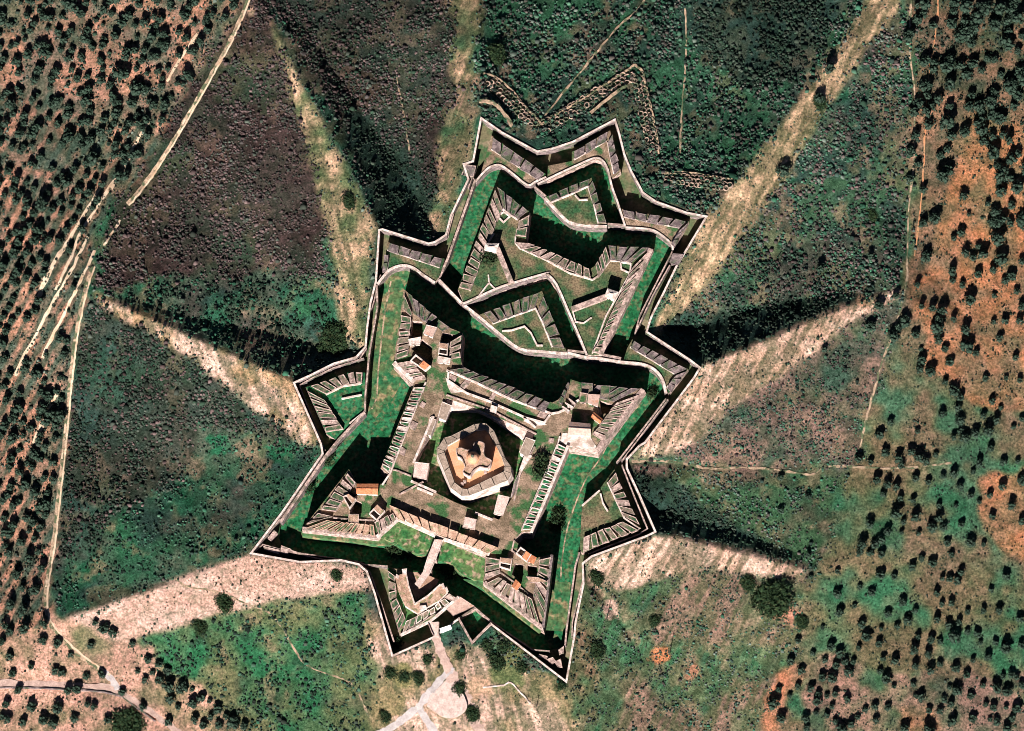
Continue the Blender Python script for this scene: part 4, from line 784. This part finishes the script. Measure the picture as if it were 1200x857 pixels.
# ------------------------------------------------------------ foliage meshes
ICO = None
def ico():
    t = (1 + 5 ** .5) / 2; v = np.array([(-1, t, 0), (1, t, 0), (-1, -t, 0), (1, -t, 0), (0, -1, t), (0, 1, t), (0, -1, -t), (0, 1, -t), (t, 0, -1), (t, 0, 1), (-t, 0, -1), (-t, 0, 1)], float)
    f = np.array([(0, 11, 5), (0, 5, 1), (0, 1, 7), (0, 7, 10), (0, 10, 11), (1, 5, 9), (5, 11, 4), (11, 10, 2), (10, 7, 6), (7, 1, 8), (3, 9, 4), (3, 4, 2), (3, 2, 6), (3, 6, 8), (3, 8, 9), (4, 9, 5), (2, 4, 11), (6, 2, 10), (8, 6, 7), (9, 8, 1)])
    return v / np.linalg.norm(v[0]), f
IV, IF = ico()
def crown_arrays(seed, lumps=15, leaves=190, spread=1.12):
    r = np.random.default_rng(seed); V = []; F = []; o = 0
    for i in range(lumps):
        a = r.random() * 6.283; rad = math.sqrt(r.random()) * .68; z = .62 + r.uniform(-.2, .3) * (1 - rad * .6)
        V.append(IV * r.uniform(.26, .42) * r.uniform(.8, 1.2, (12, 1)) * np.array([1, 1, .8]) + np.array([rad * math.cos(a), rad * math.sin(a), z])); F.append(IF + o); o += 12
    for i in range(leaves):
        d = r.normal(size=3); d /= np.linalg.norm(d); d[2] = abs(d[2]) * .8 - .12; c = d * r.uniform(.6, spread) * np.array([1, 1, .62]) + np.array([0, 0, .55])
        e = r.normal(size=(3, 3)) * .12; V.append(c + e); F.append(np.array([[0, 1, 2]]) + o); o += 3
    return np.concatenate(V), np.concatenate(F)
def mesh_np(name, V, F, mt, cols=None):
    me = bpy.data.meshes.new(name); me.vertices.add(len(V)); me.vertices.foreach_set('co', np.ascontiguousarray(V, dtype=np.float32).ravel())
    me.loops.add(F.size); me.loops.foreach_set('vertex_index', F.ravel().astype(np.int32)); me.polygons.add(len(F)); me.polygons.foreach_set('loop_start', np.arange(0, F.size, F.shape[1], dtype=np.int32)); me.update()
    if cols is not None:
        a = me.color_attributes.new('Col', 'FLOAT_COLOR', 'POINT'); a.data.foreach_set('color', np.concatenate([cols, np.ones((len(cols), 1))], 1).astype(np.float32).ravel())
    me.materials.append(MATS[mt]); return me
CROWN = [crown_arrays(s) for s in range(6)]
CROWN_ME = [mesh_np('crown', v, f, 'olive_leaf') for v, f in CROWN]
BUSH_ME = [mesh_np('foliage', v * np.array([1, 1, .8]) - np.array([0, 0, .18]), f, 'shrub_leaf') for v, f in [crown_arrays(50 + s, 13, 420, 1.35) for s in range(4)]]
mb = MB(); lathe(mb, (0, 0), [(.16, -.15), (.11, .1), (.09, .3), (.07, .5)], 'bark', 7)
for k in range(3):
    a = k * 2.1; vs = [(.05 * math.cos(a + j * 2.1), .05 * math.sin(a + j * 2.1), .28) for j in range(3)] + [(.4 * math.cos(a), .4 * math.sin(a), .62)]; mb.add(vs, [(0, 1, 3), (1, 2, 3), (2, 0, 3)], 'bark')
_t = mb.build('trunk'); TRUNK_ME = _t.data; bpy.data.objects.remove(_t)

Q4 = lambda x0, y0, s: [(x0 + float(a) / 4, y0 + float(b) / 4) for a, b in (t.split(',') for t in s.split())]
SWT = Q4(0, 643, '40,20 135,50 195,90 80,120 165,190 105,185 50,260 110,290 25,360 45,390 115,375 205,350 200,430 270,440 332,497 45,508 60,585 147,550 260,572 290,580 405,597 478,588 428,450 447,348 488,372 532,395 622,445 695,520 745,540 785,570 645,575 715,580 680,615 748,615 790,640 855,650 800,705 835,740 905,725 943,697 983,715 1020,750 900,660 912,800 955,825 988,785 1060,785 1028,825 1095,815 1145,830 670,740 575,670 790,810 505,800 440,740 410,730 270,745 205,800 250,820 105,815 35,800 30,730 150,740 350,795 88,660 360,660 320,665 10,435 10,790')
SET = Q4(900, 643, '430,15 480,20 530,25 720,45 770,65 860,30 675,85 525,120 590,130 325,105 325,210 430,180 485,205 905,110 815,140 850,140 885,150 1045,195 1115,130 630,250 690,290 560,305 655,340 605,365 335,300 405,268 440,355 460,410 520,445 530,375 790,210 815,260 860,255 790,335 845,360 895,345 935,295 1080,290 1010,290 1180,330 980,400 995,440 935,390 875,415 805,435 765,425 685,475 750,495 705,415 595,525 690,550 540,515 960,525 1030,510 1065,440 1115,465 1190,450 590,645 680,635 525,575 555,610 760,570 805,540 880,560 930,590 850,650 885,665 950,690 1005,640 715,695 690,690 855,730 825,705 755,755 805,760 860,810 500,740 560,745 1020,730 1100,600 1140,590 1165,600 1070,650 1120,670 1190,640 1115,745 1165,750 1145,795 1055,745 1040,800 1070,810 1120,840 960,795 140,645 105,530 155,570 200,655 265,520 210,490 255,600 300,605 380,580 360,530 320,545 275,690 315,680 370,705 235,680 275,780 315,810 225,770 180,840 390,820 345,845 455,755 420,790 400,530 425,465 100,690 50,660 25,725 60,795 140,430 190,30 200,130 255,370 300,740 505,805 640,840 755,850 295,460 335,490 175,795 230,715')
ET = Q4(900, 428, '710,20 760,30 830,80 870,120 900,150 1115,60 1180,70 1020,60 1050,170 1010,240 1070,260 1090,200 815,230 700,310 890,200 900,260 905,310 870,340 920,340 970,320 1030,310 1150,290 1190,250 425,440 480,455 550,410 520,325 575,270 610,440 670,405 705,435 740,450 785,420 625,470 690,530 750,550 820,520 870,510 540,605 620,625 680,635 600,700 635,735 475,745 625,785 705,790 770,760 800,660 880,660 905,745 900,570 950,610 990,640 1050,710 1140,660 1100,570 1105,455 1170,450 990,460 1045,390 960,500 1040,610 1190,730 440,840 500,840 530,820 560,780 840,830 950,830 1010,840 60,525 185,615 60,680 560,560 600,570 690,710 800,720 820,760 510,540 1190,540')
ET2 = Q4(900, 214, '1030,100 1165,40 1140,105 1135,195 1185,175 1045,185 870,260 905,235 940,150 985,300 925,330 960,350 1080,20 480,345 245,400 740,350 700,480 865,460 910,480 1165,510 1055,410 1110,460 985,430 945,550 1110,650 1055,655 1085,730 930,770 770,590 790,680 815,600 870,640 720,580 600,530 690,710 610,680 640,650 715,780 800,740 850,840 720,835 1160,820 480,670 520,575 265,780 1190,580 1180,650 975,800 590,720 830,780 800,640 1190,370 1090,360 1140,440 1060,530 925,690')
NET = Q4(900, 0, '920,100 985,80 890,170 1060,120 1120,100 1170,60 1190,170 950,200 900,310 960,300 1000,330 1090,350 1130,220 1170,240 1060,280 850,280 740,280 745,390 765,500 850,500 940,500 1000,520 1040,480 1090,560 1000,610 920,620 1050,640 1130,400 1170,450 1180,330 840,700 700,770 840,800 1085,830 1140,750 240,460 70,800 290,320 1000,560 1150,500 850,400 1030,30 1090,40 990,30 930,30 1150,20 860,110')
_nx = rng.uniform(1062, 1215, 110); _ny = rng.uniform(-10, 330, 110)
NET += [(float(a), float(b)) for a, b in zip(_nx, _ny) if b < 150 + (a - 1062) * .4 or rng.random() < .45]
WT = []
OW = [(-20, -20), (288, -20), (285, 0), (148, 208), (112, 262), (97, 330), (78, 420), (64, 560), (48, 690), (40, 640), (-20, 650)]
d1 = np.array((-.5, .866)); d2 = np.array((.866, .5))
for i in range(-60, 60):
    for j in range(-60, 60):
        p = np.array((120., 250.)) + d1 * 13.6 * i + d2 * (13.5 * j) + rng.normal(size=2) * (2.6 if (250 + 15 * i * .866 + 13.5 * j * .5) > 210 else 5)
        if rng.random() < (.5 if inside(p[:1], p[1:], [(150, 195), (150, 250), (95, 340), (60, 460), (-10, 560), (-10, 440), (40, 330)])[0] else .9) and inside(p[:1], p[1:], OW)[0] and not inside(p[:1], p[1:], [(130, 205), (145, 215), (60, 380), (35, 420), (30, 400)])[0]: WT.append(tuple(p))
ZONE = [(SWT, 2.6, 'olive tree on the pale open ground around the fork in the road at lower left', 'olive trees by the road fork'),
        (SET, 2.3, 'olive tree on the sparse green and orange slope at lower right', 'olive trees on the southeast slope'),
        (ET, 2.4, 'olive tree in the grove at the right beside and below the east footpath', 'olive trees of the east grove'),
        (ET2, 2.5, 'olive tree on the orange soil at the right edge above the east footpath', 'olive trees on the orange east soil'),
        (NET, 3.2, 'big dark olive tree in the thicket at the upper right corner', 'olive trees in the northeast thicket'),
        (WT, 2.45, 'olive tree in the dense orchard rows left of the dirt track', 'olive trees of the west orchard')]
def where(z, p):
    x, y = p
    if z == 0: return 'in the cluster right of the road fork below the tan ridge' if x > 150 else 'below the paved road in the lower left corner' if y > 806 else 'beside the bend of the dirt track at lower left' if y < 770 else 'between the dirt track and the paved road at lower left'
    if z == 1: return 'on the orange streaked ground near the bottom, right of the southeast slope' if x < 995 and y > 760 else 'on the green slope just right of the round dark bushes' if x < 1030 else 'near the bottom edge at lower right' if y > 790 else 'close to the right edge below the orange patch' if x > 1130 else 'on the open green slope at lower right'
    if z == 2: return 'in the line along the east footpath' if 525 < y < 560 else 'above the east footpath in the grove at right' if y <= 525 else 'on the orange patch at the right edge' if x > 1145 else 'below the east footpath in the grove at right'
    if z == 3: return 'on the green slope left of the orange track' if x < 1050 else 'on orange soil at the right edge above the crossing track' if y < 320 else 'on orange soil at the right edge below the crossing track'
    if z == 4: return 'in the thicket at the upper right corner' if y < 100 else 'in the lower part of the upper right thicket' if x > 1080 else 'alone near the upper end of the pale northeast ridge'
    return 'in the upper left orchard close beside the dirt track' if x > 150 and y < 215 else 'in the upper left corner of the orchard' if y < 215 else 'among the pale diagonal stripes left of the track' if y < 440 else 'in the narrow orchard left of the lower dirt track'
trees = []
for zi, (pts, r, lab, grp) in enumerate(ZONE):
    for p in pts:
        rr = float(np.clip(r * rng.lognormal(0, .22), 1.4, 4.4)); sz_ = 'large ' if rr > r * 1.25 else 'small ' if rr < r * .85 else 'mid-sized '
        trees.append((rr, p, sz_ + 'olive tree ' + where(zi, p), grp))
trees.sort(key=lambda t: -t[0] - (2 if -5 < t[1][0] < 1205 and -5 < t[1][1] < 862 else 0))
BV = []; BF = []; o = 0
for k, (r, p, lab, grp) in enumerate(trees):
    p = (p[0], p[1] + r * .6); z = float(hz_at(*p)); h = r * random.uniform(1.25, 1.55); rz = random.uniform(0, 6.28); v_ = k % 6; x, y, _ = W(p, z)
    if k < 300:
        t = thing('olive_tree', lab, 'tree', (x, y, z), grp)
        for nm, md in (('trunk', TRUNK_ME), ('crown', CROWN_ME[v_])):
            c = bpy.data.objects.new(nm, md); COL.objects.link(c); c.parent = t; c.scale = (r, r * random.uniform(.68, 1.25) if nm == 'crown' else r, h); c.rotation_euler = (0, 0, rz)
    else:
        V, F = CROWN[v_]; c, s = math.cos(rz), math.sin(rz); a = V * np.array([r, r, h]); BV.append(np.stack([a[:, 0] * c - a[:, 1] * s + x, a[:, 0] * s + a[:, 1] * c + y, a[:, 2] + z], 1)); BF.append(F + o); o += len(V)
        tv = np.array([(math.cos(q) * .14 * r, math.sin(q) * .14 * r, zz) for zz in (-.3, .6 * h) for q in (0, 2.1, 4.2)]) + np.array([x, y, z]); BV.append(tv); BF.append(np.array([[0, 1, 4], [0, 4, 3], [1, 2, 5], [1, 5, 4], [2, 0, 3], [2, 3, 5]]) + o); o += 6
ob = bpy.data.objects.new('olive_grove', mesh_np('olive_grove', np.concatenate(BV), np.concatenate(BF), 'olive_leaf')); COL.objects.link(ob)
tag(ob, 'many more small olive trees filling the groves left and right of the fort', 'grove', kind='stuff')

# --- single big bushes
BUSHES = [(905, 697, 11, 'largest round dark bush below the pale southeast ridge'), (877, 681, 5.2, 'round dark bush left of the largest bush on the southeast slope'), (940, 727, 4.5, 'oval dark bush on the path below the largest bush'),
          (395, 392, 8.5, 'tall dark bush in the shaded hollow just outside the west wall'), (410, 234, 5, 'oval dark bush near the top of the pale northwest ridge'), (382, 410, 5, 'pale leaning bush beside the tall dark one by the west wall'),
          (578, 62, 7, 'dark bush beside the pale strip at the north edge'), (264, 704, 6, 'dark bush on the tan southwest ridge beside the path'), (473, 792, 3.4, 'small dark bush left of the approach road, nearest the gate'), (491, 793, 4.2, 'dark bush left of the approach road near the gravel'),
          (457, 788, 3.4, 'dark bush left of the approach road under the gate ravelin point'), (501, 772, 3.0, 'small bush just below the gate ravelin wall'), (583, 773, 5.5, 'spreading bush on the green patch right of the approach road'), (571, 756, 3.2, 'small dark bush below the diamond pit'),
          (590, 757, 3.2, 'dark bush right of the diamond pit'), (452, 838, 4.0, 'dark bush at the bottom left of the approach road'), (538, 806, 3.6, 'small tree standing on the approach road'), (554, 834, 5.0, 'purple-dark tree at the lower end of the approach road'), (540, 767, 3.0, 'small bush beside the approach road halfway down'),
          (150, 845, 9, 'large dark green thicket below the road fork'), (961, 117, 5, 'dark bush on the pale northeast ridge'), (235, 732, 5, 'dark bush below the tan southwest ridge'), (612, 782, 3.2, 'reddish bush on tan ground above the southern tip'), (658, 803, 2.6, 'small bush at the very southern tip'),
          (395, 672, 4, 'bush against the wall west of the gate ravelin'), (1022, 250, 4, 'dark bush on the green slope left of the orange track'), (700, 675, 5, 'dark bush against the southeast outer wall'), (700, 760, 5.5, 'dark bush clump right of the southern tip'), (767, 727, 3, 'dark bush on the southeast slope above the orange patch')]
for i, (x, y, r, lab) in enumerate(BUSHES):
    z = float(hz_at(x, y)); wp = W((x, y + r * .5), z); t = thing('bush', lab, 'bush', wp, 'single bushes around the fort')
    n = 1 if r < 4 else 3 if r < 7 else 6
    for k in range(n):
        a = k * 2.4; d = 0 if n == 1 else r * .45 * (k > 0); s = r if n == 1 else r * .62
        c = bpy.data.objects.new('foliage', BUSH_ME[(i + k) % 4]); COL.objects.link(c); c.parent = t; c.location = (d * math.cos(a), d * math.sin(a), 0); c.scale = (s, s, s * random.uniform(.7, .95)); c.rotation_euler = (0, 0, k + i)

# --- trees standing in the moat
for i, (q, r, zz) in enumerate([('C815,500', 4.5, 1.6), ('J280,620', 4, -10.4), ('J290,560', 3.5, -10.4), ('K330,440', 5, -10.4), ('K400,455', 4, -10.4), ('K650,560', 4, -10.4), ('K700,590', 4, -10.4), ('G665,545', 3, -10.4), ('I1040,430', 4, 6), ('I1030,500', 4, 6), ('M350,600', 3.2, -8), ('H610,110', 3, -8), ('H560,220', 3, -8), ('H440,390', 3, -8)]):
    p = P(q)[0]; x, y, _ = W(p, zz); lab = ['fig tree growing in the west yard of the crownwork', 'lower dark tree in the east moat near the southeast bastion', 'upper dark tree in the east moat near the southeast bastion', 'left dark tree in the south moat west of the bridge', 'right dark tree in the south moat west of the bridge', 'upper dark tree in the south moat east of the bridge', 'lower dark tree in the south moat east of the bridge', 'small tree in the green moat by the northeast bastion tip', 'upper tree beside the east wall of the keep ditch', 'lower tree beside the east wall of the keep ditch', 'bush in the dark ditch below the gate ravelin tip', 'uppermost bush in the narrow southwest covered way', 'middle bush in the narrow southwest covered way', 'lowest bush in the narrow southwest covered way'][i]
    t = thing('tree', lab, 'tree', (x, y, zz), 'trees inside the fort')
    for nm, md in (('trunk', TRUNK_ME), ('crown', BUSH_ME[i % 4])):
        c = bpy.data.objects.new(nm, md); COL.objects.link(c); c.parent = t; c.scale = (r, r, r * 1.3); c.rotation_euler = (0, 0, i)

# --- scrub: uncountable low bushes over the glacis
N = 420000
px = rng.uniform(-60, 1260, N); py = rng.uniform(-60, 920, N)
ok = ~inside(px, py, CREST); px, py = px[ok], py[ok]
jx = px + rng.normal(size=len(px)) * 5; jy = py + rng.normal(size=len(px)) * 5
rid = RID[np.clip(((jy - gy[0]) / STEP).round().astype(int) + 5, 0, NY - 1), np.clip(((jx - gx[0]) / STEP).round().astype(int) + 5, 0, NX - 1)]
den = np.array([r[5] for r in REG]); sz = np.array([r[7] for r in REG])
clump = np.clip((fbm(px, py, 14, 500, 3) - .34) / .26, .12, 1.25)
keepm = rng.random(len(px)) < den[rid] * clump * .60
def nearline(px, py, pl, d):
    r = np.zeros(px.shape, bool)
    for a, b in zip(pl[:-1], pl[1:]):
        dx, dy = b[0] - a[0], b[1] - a[1]; t = np.clip(((px - a[0]) * dx + (py - a[1]) * dy) / (dx * dx + dy * dy), 0, 1); r |= np.hypot(px - a[0] - t * dx, py - a[1] - t * dy) < d
    return r
for pl, d in [([(300, -20), (250, 85), (210, 155), (150, 240)], 5), ([(110, 312), (95, 365), (84, 440), (76, 520), (64, 630), (54, 700), (75, 750), (128, 792)], 5), ([(-40, 800), (135, 808), (215, 862)], 8), ([(512, 748), (530, 793), (572, 880)], 9), ([(534, 780), (488, 832), (440, 866)], 7), ([(504, 842), (546, 812)], 14),
              ([(740, 541), (830, 549), (950, 556), (1115, 543)], 3), ([(634, 142), (702, 58), (765, -20)], 3), ([(803, 10), (797, 180)], 2), ([(1068, -10), (1072, 110), (1063, 300), (1035, 420), (1008, 525)], 2.5)]:
    keepm &= ~nearline(px, py, pl, d)
keepm &= ~(nearline(px, py, CREST + CREST[:1], 2.5))
px, py, rid = px[keepm], py[keepm], rid[keepm]; nb = len(px); pass
r = sz[rid] * rng.lognormal(-.72, .34, nb); z = hz_at(px, py); bx, by = ground(px, py, z)
ang = np.linspace(0, 2 * math.pi, 5)[:-1]
dome = np.array([(0, 0, 1)] + [(.62 * math.cos(a), .62 * math.sin(a), .72) for a in ang] + [(math.cos(a + .7), math.sin(a + .7), -.15) for a in ang])
df = [(0, 1 + k, 1 + (k + 1) % 4) for k in range(4)]
for k in range(4): df += [(1 + k, 5 + k, 1 + (k + 1) % 4), (1 + (k + 1) % 4, 5 + k, 5 + (k + 1) % 4)]
df = np.array(df)
V = dome[None] * (1 + rng.uniform(-.32, .32, (nb, 9, 1))) + rng.uniform(-.12, .12, (nb, 9, 3))
V = V * np.stack([r, r, r * rng.uniform(.55, 1.0, nb)], 1)[:, None] + np.stack([bx, by, z], 1)[:, None]
F = df[None] + (np.arange(nb) * 9)[:, None, None]
cols = np.zeros((nb, 3))
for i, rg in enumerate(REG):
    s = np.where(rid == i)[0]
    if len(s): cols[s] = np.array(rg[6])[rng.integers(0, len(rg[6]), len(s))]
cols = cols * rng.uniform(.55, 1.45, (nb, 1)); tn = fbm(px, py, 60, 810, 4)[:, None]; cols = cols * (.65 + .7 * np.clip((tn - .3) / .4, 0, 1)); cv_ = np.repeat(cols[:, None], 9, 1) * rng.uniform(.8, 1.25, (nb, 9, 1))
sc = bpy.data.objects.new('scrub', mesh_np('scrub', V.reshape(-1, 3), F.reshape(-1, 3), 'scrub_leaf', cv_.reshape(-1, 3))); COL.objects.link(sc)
tag(sc, 'low dense scrub bushes covering the glacis slopes around the fort', 'scrub', kind='stuff')

# --- rows of earth mounds with pits on the northern glacis
MV = []; MF = []; o = 0; an = np.linspace(0, 2 * math.pi, 9)[:-1]
prof = [(1.8, -.5), (1.5, .6), (1.25, .75), (.75, -1.2)]
mf = []
for j in range(3):
    for k in range(8): mf.append((j * 8 + k, j * 8 + (k + 1) % 8, (j + 1) * 8 + (k + 1) % 8, (j + 1) * 8 + k))
mf = np.array(mf); mc = []
for a, b, nr, sp in [((640, 148), (745, 84), 3, 6.0), ((747, 88), (766, 182), 3, 5.5), ((780, 209), (858, 217), 3, 5.2), ((574, 95), (632, 150), 3, 5.0)]:
    L = math.dist(a, b); u = ((b[0] - a[0]) / L, (b[1] - a[1]) / L)
    for k in range(int(L / sp)):
        for jr in range(nr):
            qx = a[0] + u[0] * (k + .5 * (jr % 2)) * sp - u[1] * (jr - 1) * sp * .85 + rng.normal() * .5; qy = a[1] + u[1] * (k + .5 * (jr % 2)) * sp + u[0] * (jr - 1) * sp * .85 + rng.normal() * .5
            z = float(hz_at(qx, qy)); x, y, _ = W((qx, qy), z); s = rng.uniform(.9, 1.25)
            MV.append(np.array([(x + rr * s * math.cos(t) * rng.uniform(.75, 1.3), y + rr * s * math.sin(t) * rng.uniform(.75, 1.3), z + zz * 1.3 + rng.normal() * .15) for rr, zz in prof for t in an])); MF.append(mf + o); o += 32
            c = np.array((.38, .275, .215)) * rng.uniform(.6, 1.15) if rng.random() < .6 else np.array((.10, .11, .07)); mc.append(np.concatenate([np.tile(c, (24, 1)), np.tile(np.array((.03, .03, .02)), (8, 1))]))  # pit bottoms painted near black to stand for shade in the holes
mp = bpy.data.objects.new('wolf_pits', mesh_np('wolf_pits', np.concatenate(MV), np.concatenate(MF), 'scrub_leaf', np.concatenate(mc))); COL.objects.link(mp)
tag(mp, 'staggered rows of small earth pits on the northern glacis', 'earthworks', kind='stuff')

# --- utility poles
for (x, y, h, lab) in [(785, 766, 9.5, 'utility pole on the orange patch of the southeast slope'), (711, 727, 10, 'utility pole on the bare patch right of the southeast outer wall'), (757, 759, 5, 'short pole left of the orange patch on the southeast slope'), (629, 828, 6, 'short post at the bottom right of the dry stone wall')]:
    z = float(hz_at(x, y)); t = thing('utility_pole', lab, 'pole', W((x, y), z), 'poles south of the fort'); bx_, by_, _ = W((x, y), z)
    m = MB(); lathe(m, (bx_, by_), [(.26, z - .8), (.2, z + h * .5), (.15, z + h)], 'dark_wood', 8); m.build('post', t)
    m = MB(); m.strip([(bx_ - .9, by_ + .16, 0), (bx_ + .9, by_ + .16, 0)], .14, z + h - 1.0, z + h - .84, 'dark_wood'); m.build('crossarm', t)
